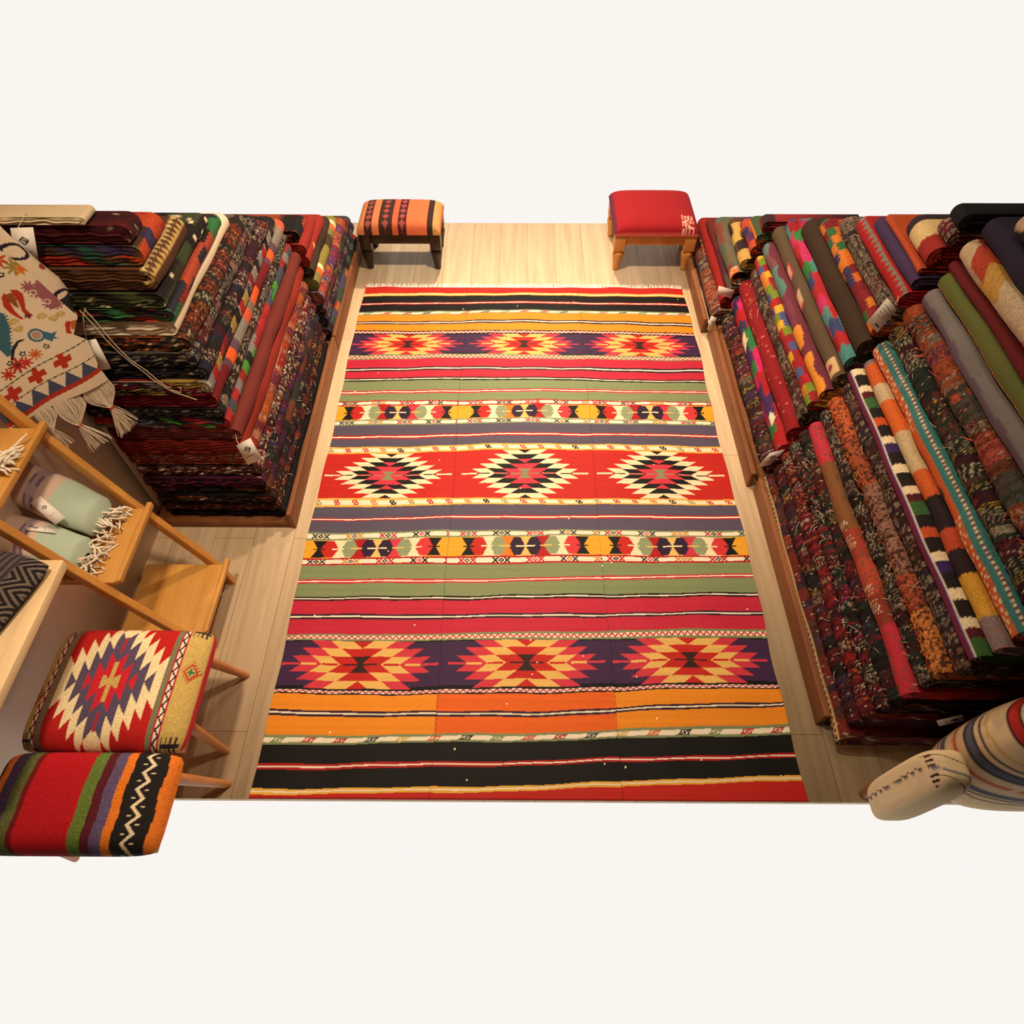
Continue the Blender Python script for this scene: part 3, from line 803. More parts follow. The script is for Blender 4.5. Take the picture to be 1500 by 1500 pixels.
def rug_colors(X, Y):
    n, mcol = X.shape
    xs = X[0]
    cx = np.array([-0.553, 0.052, 0.655])
    bl = np.array([[b[1], b[2], b[3]] for b in BANDS])
    panel = np.where(xs < -0.272, 0, np.where(xs < 0.36, 1, 2))
    # band edges run smoothly across with a little wander and a slip at each seam
    E = np.zeros((len(bl), mcol))
    for k in range(len(bl)):
        p = np.polyfit(cx, bl[k], 2)
        lo = np.clip(xs, -0.9, 1.0)
        smooth_ = np.interp(lo, cx, bl[k])
        quad = np.polyval(p, lo)
        E[k] = 0.6 * smooth_ + 0.4 * quad
        E[k] += 0.0022 * np.sin(xs * 9 + k * 0.35) + 0.0012 * np.sin(xs * 23 + k * 0.9)
        E[k] += np.where(panel == 0, 0.002 * sin(k * 1.7), np.where(panel == 2, 0.0025 * sin(k * 1.1 + 1), 0))
    col = np.zeros((n, mcol, 3))
    pc = np.array([-0.565, 0.048, 0.655])
    for j in range(mcol):
        e = E[::-1, j]                                   # ascending
        k = len(bl) - 1 - np.clip(np.searchsorted(e, Y[:, j]), 0, len(bl) - 1)
        k = np.clip(k + 1, 1, len(bl) - 1)
        top = E[k - 1, j]
        bot = E[k, j]
        f = (top - Y[:, j]) / (top - bot)                # 0 at the far edge, 1 at the near edge
        KK[:, j] = k
        FF[:, j] = f
    T = np.array([b[0] for b in BANDS])[KK]
    P = np.broadcast_to(panel[None], X.shape)
    U = X - pc[P]
    A = np.abs(2 * FF - 1)
    W = rc['wht']

    def st(mask, f0, f1, c):
        col[mask & (FF >= f0) & (FF < f1)] = c
    for nm, c in (('red', rc['red']), ('blk', rc['blk']), ('grn', rc['grn']), ('slt', rc['slt']), ('pink', rc['pink'])):
        col[T == nm] = c
    col[T == 'org1'] = rc['org']
    m = T == 'org2'
    col[m] = rc['org']
    col[m & (P == 1)] = rc['org2']
    m = T == 'yel'; col[m] = rc['yel']; st(m, 0.36, 0.62, W)
    m = T == 'rwr'; col[m] = rc['deep']; st(m, 0.38, 0.64, W)
    m = T == 'rwr2'; col[m] = rc['deep']; st(m, 0.35, 0.65, W)
    m = T == 'nwn'; col[m] = C(46, 26, 46); st(m, 0.36, 0.62, W)
    m = T == 'bwb'; col[m] = rc['blk']; st(m, 0.36, 0.60, W)
    m = T == 'pwp'; col[m] = rc['pink']; st(m, 0.36, 0.62, W)
    # hooks on cream between green lines
    m = T == 'hook'; col[m] = rc['grn']; st(m, 0.28, 0.78, W)
    q = X / 0.108
    idx = np.floor(q).astype(int)
    uu = (frac(q) - 0.5) * 0.108
    pal = np.array([C(190, 40, 50), rc['blk'], C(206, 170, 90), C(180, 34, 40), rc['grn'], C(210, 100, 50), C(60, 56, 80)])[np.mod(idx * 3, 7)]
    g = (FF - 0.53) / 0.5
    sl = uu - g * -0.016
    hk = m & (np.abs(g) < 0.5) & (np.abs(sl) < 0.026) & (((np.abs(sl) > 0.012) & (np.abs(sl) < 0.018)) | (np.abs(np.abs(sl) - 0.004) < 0.0025) | (np.abs(sl + g * 0.03) < 0.004) | ((np.abs(g) > 0.36) & (np.abs(sl) < 0.022)))
    col[hk] = pal[hk]
    # zigzag bands
    for nm, edge, zc_ in (('zig1', rc['blk'], C(184, 54, 84)), ('zig2', rc['grn'], C(196, 44, 56))):
        m = T == nm
        col[m] = edge
        st(m, 0.26, 0.76, W)
        z = np.abs((FF - 0.26) / 0.5 - tri(X / 0.024)) < 0.30
        mm = m & (FF > 0.26) & (FF < 0.76) & z
        col[mm] = zc_
    # S motif band
    m = T == 'smot'; col[m] = rc['yel']; st(m, 0.16, 0.84, W)
    st(m, 0.16, 0.26, C(238, 196, 120)); st(m, 0.74, 0.84, C(238, 196, 120))
    q = X / 0.081
    idx = np.floor(q).astype(int)
    uu = (frac(q) - 0.5) * 0.081 / 0.014
    vv = (FF - 0.5) / 0.30
    pal = np.array([C(196, 56, 40), rc['blk'], C(206, 70, 44), C(166, 150, 90), C(214, 130, 50)])[np.mod(idx * 2, 5)]
    r1 = (uu + 0.35) ** 2 + (vv * 0.8 + 0.25) ** 2
    r2 = (uu - 0.35) ** 2 + (vv * 0.8 - 0.25) ** 2
    s_ = ((np.abs(np.sqrt(r1) - 0.55) < 0.32) & (vv < 0.15)) | ((np.abs(np.sqrt(r2) - 0.55) < 0.32) & (vv > -0.15))
    s_ &= (np.abs(uu) < 1.1) & (np.abs(vv) < 1) & m
    col[s_] = pal[s_]
    # X motif bands
    for nm, e1, e2 in (('xmr', rc['deep'], rc['deep']), ('xmg', rc['grn'], rc['grn'])):
        m = T == nm
        col[m] = e1
        st(m, 0.22, 0.78, W)
        q = (U + 0.03) / 0.139
        idx = np.floor(q).astype(int)
        uu = (frac(q) - 0.5) * 0.139
        g = (FF - 0.5) / 0.28
        pal = np.array([C(190, 44, 62), rc['blk'], C(196, 40, 50), C(60, 54, 66), C(206, 140, 50)])[np.mod(idx + P * 2, 5)]
        pal2 = np.array([rc['blk'], C(206, 60, 90), C(206, 130, 50), rc['blk'], C(90, 80, 90)])[np.mod(idx + P, 5)]
        x1 = np.abs(np.abs(np.abs(uu) - 0.024) - np.abs(g) * 0.010) < 0.0048
        bx = m & (np.abs(g) < 1) & (np.abs(uu) < 0.040) & x1
        col[bx] = pal[bx]
        dd = np.abs(uu) / 0.014 + np.abs(g)
        b2 = m & (dd < 1) & (dd > 0.35) & (np.abs(g) < 1)
        col[b2] = pal2[b2]
    # yellow band with hexagons
    m = T == 'hex'
    g = (FF - 0.5) * 2
    ag = np.abs(g)
    agq = np.floor(ag * 6) / 6
    au = np.abs(U)
    col[m] = rc['hexy']
    col[m & (au < 0.19)] = rc['cream']
    lf = U < 0
    col[m & (au < 0.105) & lf] = C(228, 120, 30)
    col[m & (au < 0.105) & ~lf] = rc['deep']
    col[m & (au < 0.105) & (P != 1) & lf] = rc['deep']
    col[m & (au < 0.105) & (P != 1) & ~lf] = rc['ros']
    col[m & (au < 0.037)] = C(228, 184, 100)
    inb = m & (ag < 0.93)
    hw = lambda c_, h_: np.abs(au - c_) < h_ * (1.05 - 0.7 * agq)
    hh = inb & (np.abs(au - 0.235) < 0.006 + 0.026 * ag); col[hh] = rc['blk']
    hh = inb & hw(0.193, 0.034); col[hh & lf] = rc['red']; col[hh & ~lf] = C(206, 52, 56)
    hh = inb & hw(0.112, 0.032); col[hh] = C(140, 148, 110)
    hh = inb & hw(0.035, 0.031); col[hh] = rc['pdk']
    for c_, cc_ in ((0.005, rc['cream']), (0.075, rc['och']), (0.150, rc['cream']), (0.225, rc['blk'])):
        ln = inb & (ag < 0.07) & (np.abs(au - c_ - 0.01) < 0.024)
        col[ln] = cc_
    # medallions

    def med(m, ulay, n, tooth, scale):
        j = np.minimum(np.floor(A * n), n - 1)
        fr = A * n - j
        for (w0, stp, c, jm) in ulay:
            Wd = (w0 - stp * j - tooth * (1 - fr)) * scale
            mm = m & (np.abs(U) < np.maximum(Wd, 0)) & (j < jm) & (A < 0.985)
            col[mm] = c

    def spear(m, a0, a1, c, t=0.035):
        mm = m & (np.abs(U) > a0) & (np.abs(U) < a1) & (A < t)
        col[mm] = c
    m = T == 'medr'
    col[m] = rc['red']
    sc = 0.93
    med(m, [(0.256, 0.0356, rc['cream'], 5), (0.186, 0.038, rc['blk'], 5), (0.113, 0.038, rc['ros'], 3)], 5, 0.043, sc)
    wn = A * 5
    col[m & (A < 0.19) & (np.abs(U) < 0.004 + 0.14 * A)] = rc['olv']
    spear(m, 0.0, 0.062, rc['olv'], 0.022)
    spear(m, 0.076, 0.140, C(220, 110, 100), 0.026)
    spear(m, 0.158, 0.205, rc['blk'], 0.022)
    spear(m, 0.215, 0.285, rc['cream'], 0.030)
    m = T == 'medp'
    col[m] = rc['purp']
    col[m & (FF < 0.03)] = rc['blk']
    col[m & (FF > 0.95)] = rc['blk']
    med(m, [(0.259, 0.031, rc['ros'], 3), (0.185, 0.030, rc['och'], 3), (0.116, 0.038, rc['red'], 3)], 3, 0.041, 1.0)
    col[m & (A < 0.34) & (np.abs(U) < 0.006 + 0.085 * A)] = C(52, 26, 24)
    spear(m, 0.0, 0.062, C(52, 26, 24))
    spear(m, 0.085, 0.143, rc['red'], 0.045)
    spear(m, 0.165, 0.222, rc['och'], 0.05)
    spear(m, 0.225, 0.290, rc['ros'], 0.05)
    # abrash and thread variation
    ry = 1 + 0.05 * np.sin(Y * 190) * np.sin(Y * 53 + X * 2) + 0.05 * (hsh(np.floor(Y / 0.0045), P, 5) - 0.5)
    tn = 0.95 + 0.10 * hsh(np.floor(X / 0.005), np.floor(Y / 0.0024), 9)
    col *= (0.80 * ry * tn)[..., None]
    sm = (np.abs(X + 0.272 + 0.004 * np.sin(Y * 6)) < 0.0022) | (np.abs(X - 0.36 + 0.003 * np.sin(Y * 5)) < 0.0022)
    col[sm & (frac(Y / 0.02) < 0.75)] *= 0.62
    h = hsh(np.floor(X / 0.005), np.floor(Y / 0.005), 77)
    col[h > 0.99975] = rc['cream']
    return col


xs = np.arange(-0.862, 0.9625, 0.0024)
ys = np.arange(0.522, 3.287, 0.0022)
Xg, Yg = np.meshgrid(xs, ys)
KK = np.zeros(Xg.shape, int)
FF = np.zeros(Xg.shape)
ytop = 3.283 - 0.006 * (Xg[0] > 0.3) * (Xg[0] - 0.3) / 0.6 + 0.002 * np.sin(xs * 14)
RC_ = rug_colors(Xg, Yg)
# real cloth lies with small waves and slightly wandering sides
Xw = Xg + (0.004 * np.sin(Yg * 5.1) + 0.0025 * np.sin(Yg * 17)) * (np.abs(Xg) / 0.9) ** 3 * np.sign(Xg)
Yw = np.minimum(Yg, ytop[None])
Zw = 0.007 + 0.0022 * np.sin(Yg * 6.3 + 1) * np.sin(Xg * 3.2) + 0.0016 * np.sin(Yg * 13 + Xg * 4) + 0.0012 * np.sin(Xg * 24 + Yg * 2)
Zw = np.maximum(Zw, 0.0035)
for sl in ((0, slice(None)), (-1, slice(None)), (slice(None), 0), (slice(None), -1)):
    Zw[sl] = 0.0005
rug = thing('flatweave_rug', 'long striped flatweave kilim with three rows of medallions spread on the floor', 'rug', (0.05, 1.9, 0.0))
ra = Acc()
ra.grid(np.stack([Xw, Yw, Zw], -1), RC_)
ra.build('woven_field', RUGM, rug, (0.05, 1.9, 0.0), fix=False)
rs = np.random.RandomState(5)
fr = Acc()
for x in np.arange(-0.85, 0.95, 0.0055):
    yt = 3.280 - 0.006 * max(0, x - 0.3) / 0.6
    L = rs.uniform(0.012, 0.034)
    a0 = rs.normal(0, 0.010)
    L += 0.012
    fr.tube([(x, yt - 0.002, 0.006), (x + a0 * 0.4, yt + L * 0.5, 0.009), (x + a0, yt + L, 0.004)], [0.0030, 0.0026, 0.0016], C(246, 236, 226), 4)
o = fr.build('fringe', FELT, rug, (0.05, 1.9, 0.0))
o['kind'] = 'stuff'
o['label'] = 'pale cotton fringe along the far end'

# ------------------------------------------------------------------ ottomans at the far end


def ottoman(name, label, x0, x1, y0, y1, wood, pat, nail, seed):
    t = thing(name, label, 'ottoman', ((x0 + x1) / 2, (y0 + y1) / 2, 0), 'low kilim ottomans at the far end')
    org = ((x0 + x1) / 2, (y0 + y1) / 2, 0)
    b = 0.062
    prof = [(0.0, 0), (0.019, 0), (0.020, 0.01), (0.023, 0.04), (0.031, 0.085), (0.034, 0.105), (0.031, 0.118), (0.022, 0.126), (0.024, 0.132), (0.0, 0.133)]
    for lx in (x0 + b / 2, x1 - b / 2):
        for ly in (y0 + b / 2, y1 - b / 2):
            a = Acc(); a.lathe(prof, 20)
            a.v = [v + np.array([lx, ly, 0]) for v in a.v]
            a.build('leg', wood, t, org)
    for nm, bx in (('leg_block', None),):
        for lx in (x0, x1 - b):
            for ly in (y0, y1 - b):
                a = Acc(); a.box(lx, lx + b, ly, ly + b, 0.13, 0.232)
                a.build(nm, wood, t, org, False, 0.003)
    for bx in ((x0 + b, x1 - b, y0 + 0.01, y0 + 0.032), (x0 + b, x1 - b, y1 - 0.032, y1 - 0.01), (x0 + 0.01, x0 + 0.032, y0 + b, y1 - b), (x1 - 0.032, x1 - 0.01, y0 + b, y1 - b)):
        a = Acc(); a.box(*bx, 0.165, 0.232)
        a.build('apron', wood, t, org, False, 0.002)
    # upholstered seat with a softly domed top
    nx, ny = 150, 90
    u, v = np.meshgrid(np.linspace(-1, 1, nx), np.linspace(-1, 1, ny), indexing='ij')
    su = np.sign(u) * np.abs(u) ** 0.75
    sv = np.sign(v) * np.abs(v) ** 0.75
    X = (x0 + x1) / 2 + u * (x1 - x0 + 0.012) / 2
    Y = (y0 + y1) / 2 + v * (y1 - y0 + 0.012) / 2
    hgt = 0.062 * (1 - np.abs(u) ** 7) ** 0.4 * (1 - np.abs(v) ** 7) ** 0.4 + 0.012 * (1 - u ** 2) * (1 - v ** 2)
    P = np.stack([X, Y, 0.228 + hgt], -1)
    a = Acc(); a.grid(P, pat((u + 1) / 2, (v + 1) / 2))
    bt = P.copy()[[0, -1]][:, [0, -1]]
    bt[..., 2] = 0.229
    a.grid(bt, (0.1, 0.05, 0.04))
    a.build('seat_cushion', WOOL, t, org, fix=False)
    return t


def pat_dark(u, v):
    pal = [(0, C(206, 122, 74)), (0.10, C(60, 36, 30)), (0.19, C(206, 120, 76)), (0.27, C(60, 36, 30)), (0.43, C(196, 92, 60)), (0.50, C(70, 26, 30)), (0.60, C(206, 106, 66)), (0.84, C(52, 34, 28)), (0.91, C(190, 140, 84)), (0.99, C(200, 96, 60))]
    E = np.array([p[0] for p in pal])
    col = np.array([p[1] for p in pal])[np.clip(np.searchsorted(E, u, side='right') - 1, 0, 9)]
    m = (np.abs(frac(v * 6) - 0.5) * 2 + np.abs(u - 0.35) * 22 < 0.9) | (np.abs(frac(v * 6) - 0.5) * 2 + np.abs(u - 0.55) * 22 < 0.9) | (np.abs(frac(v * 6) - 0.5) * 2 + np.abs(u - 0.145) * 22 < 0.9)
    col[m] = C(150, 70, 66)
    return col


def pat_redott(u, v):
    col = np.broadcast_to(C(152, 26, 32), u.shape + (3,)).copy()
    m = (np.abs(u - 0.86) < 0.07) & (v < 0.25) & (hsh(np.floor(u * 70), np.floor(v * 40), 3) > 0.45)
    col[m] = C(226, 170, 150)
    col[(u < 0.03) | (u > 0.985)] = C(110, 36, 60)
    col[(v < 0.003)] = C(196, 90, 80)
    return col


ottoman('ottoman', 'low ottoman with dark turned legs and a striped orange kilim seat', -0.885, -0.425, 3.45, 3.74, DARKW, pat_dark, None, 1)
ottoman('ottoman', 'low ottoman with tan turned legs and a red kilim seat', 0.562, 1.022, 3.445, 3.86, TANW, pat_redott, None, 2)

# ------------------------------------------------------------------ kilim stools bottom left


def stool(label, x0, x1, y0, y1, z0, z1, pat, feet, seed):
    org = ((x0 + x1) / 2, (y0 + y1) / 2, 0)
    t = thing('stool', label, 'stool', org, 'kilim covered stools')
    for (tx, ty, fx, fy) in feet:
        a = Acc()
        ks = np.linspace(0, 1, 6)
        pts = [(tx + (fx - tx) * k, ty + (fy - ty) * k, z0 * (1 - k) + 0.001) for k in ks]
        a.tube(pts, 0.021 - 0.009 * ks, (0.5, 0.3, 0.2), 16)
        a.build('leg', LEGW, t, org)
    nx, ny = 190, 150
    u, v = np.meshgrid(np.linspace(-1, 1, nx), np.linspace(-1, 1, ny), indexing='ij')
    # rounded rectangle plan
    k = 0.10
    X = (x0 + x1) / 2 + u * (x1 - x0) / 2 * (1 - 0.06 * np.abs(v) ** 8)
    Y = (y0 + y1) / 2 + v * (y1 - y0) / 2 * (1 - 0.06 * np.abs(u) ** 8)
    e = (1 - np.abs(u) ** 6) ** 0.45 * (1 - np.abs(v) ** 6) ** 0.45
    Z = z0 + 0.012 + (z1 - z0 - 0.012) * e + 0.006 * (1 - u ** 2) * (1 - v ** 2)
    a = Acc()
    a.grid(np.stack([X, Y, Z], -1), pat((u + 1) / 2, (v + 1) / 2))
    a.build('seat_cover', WOOL, t, org, fix=False)
    a = Acc()
    a.box(x0 + 0.012, x1 - 0.012, y0 + 0.012, y1 - 0.012, z0 - 0.012, z0 + 0.014, C(90, 60, 40))
    a.build('seat_base', LEGW, t, org, False, 0.004)
    return t


def pat_stool1(u, v):
    # u left to right, v near to far
    u = u + 0.0
    col = np.broadcast_to(C(176, 28, 26), u.shape + (3,)).copy()
    och = C(190, 158, 88)
    col[(u < 0.075) | (u > 0.868)] = och
    for a0, a1 in ((0.075, 0.115), (0.828, 0.868)):
        m = (u > a0) & (u < a1)
        col[m] = C(232, 212, 186)
        q = (u - a0) / (a1 - a0)
        col[m & ((q < 0.14) | (q > 0.86))] = C(176, 40, 62)
        col[m & (np.abs(q - 0.2 - 0.6 * tri(v * 11)) < 0.16)] = K_
    for a0, a1 in ((0.120, 0.155), (0.790, 0.825)):
        col[(u > a0) & (u < a1)] = C(116, 112, 84)
    # medallion, teeth point along v
    U = (u - 0.475)
    V = np.abs(v - 0.50)
    n = 6
    A = np.abs(U) / 0.315
    j = np.floor(A * n)
    fr_ = A * n - j
    for w0, stp, c, jm in ((0.60, 0.076, C(228, 206, 160), 6), (0.44, 0.088, C(84, 70, 92), 5), (0.24, 0.082, C(190, 32, 44), 3)):
        Wd = w0 - stp * j - 0.085 * (1 - fr_)
        col[(V < Wd) & (j < jm) & (A < 1)] = c
    col[(np.abs(U) < 0.014) & (V < 0.16)] = och
    col[(np.abs(U) < 0.008 + 0.0) & (V > 0.24) & (V < 0.38)] = C(170, 30, 50)
    col[(V < 0.035 + 0.02) & (np.abs(U) < 0.055) & (V < 0.01 + np.abs(U) * 1.0)] = och
    # comb motifs on the ochre ends
    for cu, cv, c1, c2 in ((0.935, 0.60, C(170, 56, 30), C(50, 110, 70)), (0.035, 0.40, C(160, 44, 34), C(90, 80, 50))):
        du, dv = (u - cu) / 0.045, (v - cv) / 0.085
        dd = np.abs(du) + np.abs(dv)
        col[(np.abs(dd - 0.75) < 0.13)] = c1
        col[(dd > 0.75) & (dd < 1.25) & (frac((du - dv) * 2.2) < 0.4)] = c1
        col[((np.abs(du) < 0.12) & (np.abs(dv) < 0.4)) | ((np.abs(dv) < 0.12) & (np.abs(du) < 0.4))] = c2
    for cu, cv in ((0.93, 0.97), (0.93, 0.03), (0.045, 0.97), (0.03, 0.06)):
        du, dv = (u - cu) / 0.05, (v - cv) / 0.06
        m = (np.abs(du) < 1) & (np.abs(dv) < 1) & ((np.abs(dv) < 0.2) | (frac(du * 2.0) < 0.35))
        col[m] = C(40, 30, 44)
    col[u > 0.992] = C(176, 40, 50)
    h = hsh(np.floor(u * 160), np.floor(v * 130), 3)
    return col * (0.92 + 0.16 * h)[..., None]


def pat_stool2(u, v):
    pal = [(0, K_), (0.05, C(216, 112, 44)), (0.10, C(70, 52, 78)), (0.17, C(90, 92, 50)), (0.23, C(104, 20, 24)), (0.26, C(176, 20, 28)), (0.555, C(94, 112, 46)), (0.625, C(84, 24, 34)), (0.675, C(90, 74, 104)), (0.735, C(220, 116, 34)), (0.785, C(32, 27, 26)), (0.955, C(222, 118, 38))]
    E = np.array([p[0] for p in pal])
    uu = u + 0.004 * np.sin(v * 14)
    col = np.array([p[1] for p in pal])[np.clip(np.searchsorted(E, uu, side='right') - 1, 0, len(pal) - 1)]
    zz = np.abs(uu - 0.868 - 0.022 * (2 * tri(v * 6) - 1)) < 0.011
    col[zz] = C(226, 204, 166)
    tz = (np.abs(uu - 0.868 + 0.030 * (2 * tri(v * 6) - 1)) < 0.010) & (tri(v * 6) * (1 - tri(v * 6)) < 0.07)
    col[tz] = C(216, 190, 150)
    h = hsh(np.floor(u * 160), np.floor(v * 130), 3)
    m = (uu > 0.10) & (uu < 0.23) | (uu > 0.555) & (uu < 0.735)
    col[m & (h > 0.9)] *= 1.4
    return col * (0.92 + 0.16 * h)[..., None]


stool('kilim covered stool with a cream and slate diamond medallion on red, tan tapered legs', -1.415, -0.935, 0.555, 0.935, 0.355, 0.43, pat_stool1,
      ((-1.04, 0.875, -0.972, 0.943), (-1.04, 0.69, -0.975, 0.672), (-1.33, 0.875, -1.39, 0.93), (-1.33, 0.63, -1.39, 0.60)), 1)
stool('kilim covered stool striped in red, black, orange and green, in front of the medallion stool', -1.415, -0.925, 0.292, 0.553, 0.365, 0.44, pat_stool2,
      ((-1.03, 0.50, -0.942, 0.566), (-1.16, 0.40, -1.15, 0.385), (-1.33, 0.49, -1.38, 0.52), (-1.33, 0.36, -1.36, 0.345)), 2)

# ------------------------------------------------------------------ ladder shelf against the left wall
lo = (-1.30, 1.19, 0)
lad = thing('ladder_shelf', 'honey coloured wooden ladder shelf with three steps leaning by the left wall', 'shelf', lo)


def slab(quad, z0, z1, c=(0.5, 0.3, 0.2)):
    a = Acc()
    V = [(x, y, z0) for x, y in quad] + [(x, y, z1) for x, y in quad]
    a.add(V, [(3, 2, 1, 0), (4, 5, 6, 7), (0, 1, 5, 4), (1, 2, 6, 5), (2, 3, 7, 6), (3, 0, 4, 7)], c)
    return a


def rail(y0, y1):
    a = Acc()
    n = 14
    zz = np.linspace(0, 1.22, n)
    xx = np.interp(zz, [0, 0.14, 0.51, 0.91, 1.22], [-1.117, -1.135, -1.275, -1.41, -1.49])
    secs = []
    for x, z in zip(xx, zz):
        secs.append([(x - 0.030, y0, z), (x + 0.004, y0, z), (x + 0.004, y1, z), (x - 0.030, y1, z)])
    P = np.array(secs).transpose(1, 0, 2)
    a.grid(P, (0.5, 0.3, 0.2), closed=True)
    a.add(P[:, 0], [(0, 1, 2, 3)], (0.5, 0.3, 0.2))
    a.add(P[:, -1], [(0, 1, 2, 3)], (0.5, 0.3, 0.2))
    return a


rail(1.325, 1.350).build('side_rail', LADZ, lad, lo, False, 0.003)
rail(1.010, 1.035).build('side_rail', LADZ, lad, lo, False, 0.003)
for (x0, x1, z) in ((-1.395, -1.095, 0.155), (-1.495, -1.235, 0.51), (-1.498, -1.375, 0.90)):
    a = slab([(x0, 1.036), (x1 - 0.012, 1.036), (x1 - 0.012, 1.324), (x0, 1.324)], z - 0.018, z)
    st_ = a.build('step', LADW, lad, lo, False, 0.003)
    a = slab([(x1 - 0.012, 1.036), (x1 + 0.006, 1.046), (x1 + 0.006, 1.352), (x1 - 0.012, 1.352)], z - 0.022, z + 0.001)
    a.build('step_edge', LADW, lad, lo, False, 0.004)

# wall shelf bottom left
so = (-1.37, 0.72, 0.75)
sh = thing('wall_shelf', 'pale oak veneered display shelf on the left wall above the stools', 'shelf', so)
a = Acc(); a.box(-1.498, -1.243, 0.46, 0.968, 0.722, 0.75)
a.build('shelf_board', OAK, sh, so, False, 0.0015)
for y in (0.60, 0.86):
    a = Acc(); a.box(-1.498, -1.485, y, y + 0.02, 0.60, 0.722); a.box(-1.498, -1.34, y, y + 0.02, 0.71, 0.722)
    a.build('bracket', BOARD, sh, so, False)

# dark patterned pouch on the shelf


def pouch_pat(u, v):
    # u across x, v along y
    col = np.broadcast_to(C(92, 82, 86), u.shape + (3,)).copy()
    s = frac(u * 9)
    m = u < 0.62
    col[m & (s < 0.5)] = C(58, 50, 50)
    col[m & (s > 0.9)] = C(46, 40, 42)
    d = frac((np.abs(frac(v * 3.5) - 0.5) * 1.3 + u * 2.2) * 3.2)
    m = u >= 0.62
    col[m] = C(108, 94, 82)
    col[m & (d < 0.58)] = C(26, 22, 26)
    return col


po = (-1.37, 0.85, 0.75)
u, v = np.meshgrid(np.linspace(-1, 1, 90), np.linspace(-1, 1, 110), indexing='ij')
e = (1 - np.abs(u) ** 3.5) ** 0.5 * (1 - np.abs(v) ** 3.5) ** 0.5
ang = radians(-16)
lx, ly = u * 0.095 * (1 - 0.06 * v ** 4), v * 0.125 * (1 - 0.06 * u ** 4)
X = -1.372 + lx * cos(ang) - ly * sin(ang)
Y = 0.845 + lx * sin(ang) + ly * cos(ang)
a = Acc()
a.grid(np.stack([X, Y, 0.752 + 0.022 + 0.022 * e], -1), pouch_pat((u + 1) / 2, (v + 1) / 2))
a.grid(np.stack([X, Y, 0.752 + 0.022 - 0.021 * e], -1), pouch_pat((u + 1) / 2, (v + 1) / 2))
tag(a.build('cushion', WOOL, None, po, fix=False), 'small charcoal and black woven cushion lying on the pale oak shelf', 'cushion')

# ------------------------------------------------------------------ towels on the ladder shelf


def towel(label, cx, cy, z, length, rad, ang, seed, stripes, fr_end=1, flat=0.75, tilt=0.0):
    org = (cx, cy, z)
    t = thing('rolled_towel', label, 'towel', org, 'fringed towels on the ladder shelf')
    ns, nl = 64, 120
    th = np.linspace(0, 2 * pi, ns, endpoint=False)
    L = np.linspace(-length / 2, length / 2, nl)
    T, LL = np.meshgrid(th, L, indexing='ij')
    rs_ = np.random.RandomState(seed)
    rr = rad * (1 + 0.05 * np.sin(LL * 38 + seed) + 0.03 * np.sin(T * 3 + LL * 12))
    rr = rr * (1 - 0.75 * np.clip((np.abs(LL) - length * 0.42) / (length * 0.08), 0, 1) ** 2)
    # waist where the towel is tied in the middle
    lx = rr * np.cos(T)
    lz = rad * flat + rr * np.sin(T) * flat
    c_, s_ = cos(ang), sin(ang)
    X = cx + LL * c_ - lx * s_
    Y = cy + LL * s_ + lx * c_
    Z = z + np.maximum(lz, 0.002) + tilt * (length / 2 - LL)
    q = (LL / length + 0.5)
    col = np.broadcast_to(C(176, 190, 168), q.shape + (3,)).copy()
    for q0, q1, c in stripes:
        col[(q > q0) & (q < q1)] = c
    vio = (q > 0.31) & (q < 0.41)
    chk = (frac(T / 0.09) < 0.55) & (frac(q * 110) < 0.6)
    col[vio & chk] = C(128, 104, 124)
    a = Acc(); a.grid(np.stack([X, Y, Z], -1), col, closed=True)
    a.build('towel_roll', TOWEL, t, org, fix=True)
    # knotted fringe
    a = Acc()
    for k in range(34):
        off = rs_.uniform(-0.95, 0.95) * rad
        base = np.array([length / 2 * fr_end - 0.006, off, rs_.uniform(0.006, rad * flat * 1.5)])
        p = [base]
        d = np.array([fr_end * rs_.uniform(0.4, 1.0), rs_.normal(0, 0.7), rs_.normal(-0.2, 0.4)])
        for s in range(4):
            nx_ = p[-1] + d * 0.012 + rs_.normal(0, 0.003, 3)
            nx_[2] = max(nx_[2], 0.003)
            p.append(nx_)
        p = np.array(p)
        W = np.stack([cx + p[:, 0] * c_ - p[:, 1] * s_, cy + p[:, 0] * s_ + p[:, 1] * c_, z + p[:, 2]], -1)
        a.tube(W, [0.003, 0.0032, 0.0028, 0.0034, 0.002], C(232, 218, 196), 6)
    f = a.build('fringe', FELT, t, org)
    f['kind'] = 'stuff'
    return t


pk = C(206, 176, 156)
lil = C(176, 152, 156)
st1 = [(0.0, 0.56, pk), (0.05, 0.09, C(96, 84, 92)), (0.12, 0.15, C(120, 106, 112)), (0.30, 0.42, lil)]
towel('rolled mint towel with pink and violet stripes, the further one on the middle step', -1.425, 1.25, 0.511, 0.215, 0.072, radians(-8), 1, st1, tilt=0.85)
towel('rolled mint towel with pink stripes, the nearer one on the middle step', -1.425, 1.105, 0.511, 0.20, 0.064, radians(-5), 2, tilt=0.6, stripes=[(0.0, 0.50, pk), (0.30, 0.42, lil)])
towel('rolled towel with cream knotted fringe on the top step', -1.465, 1.18, 0.901, 0.11, 0.030, radians(0), 3, [(0.0, 1.0, C(206, 190, 170))])

# ------------------------------------------------------------------ paper tags with the knot mark


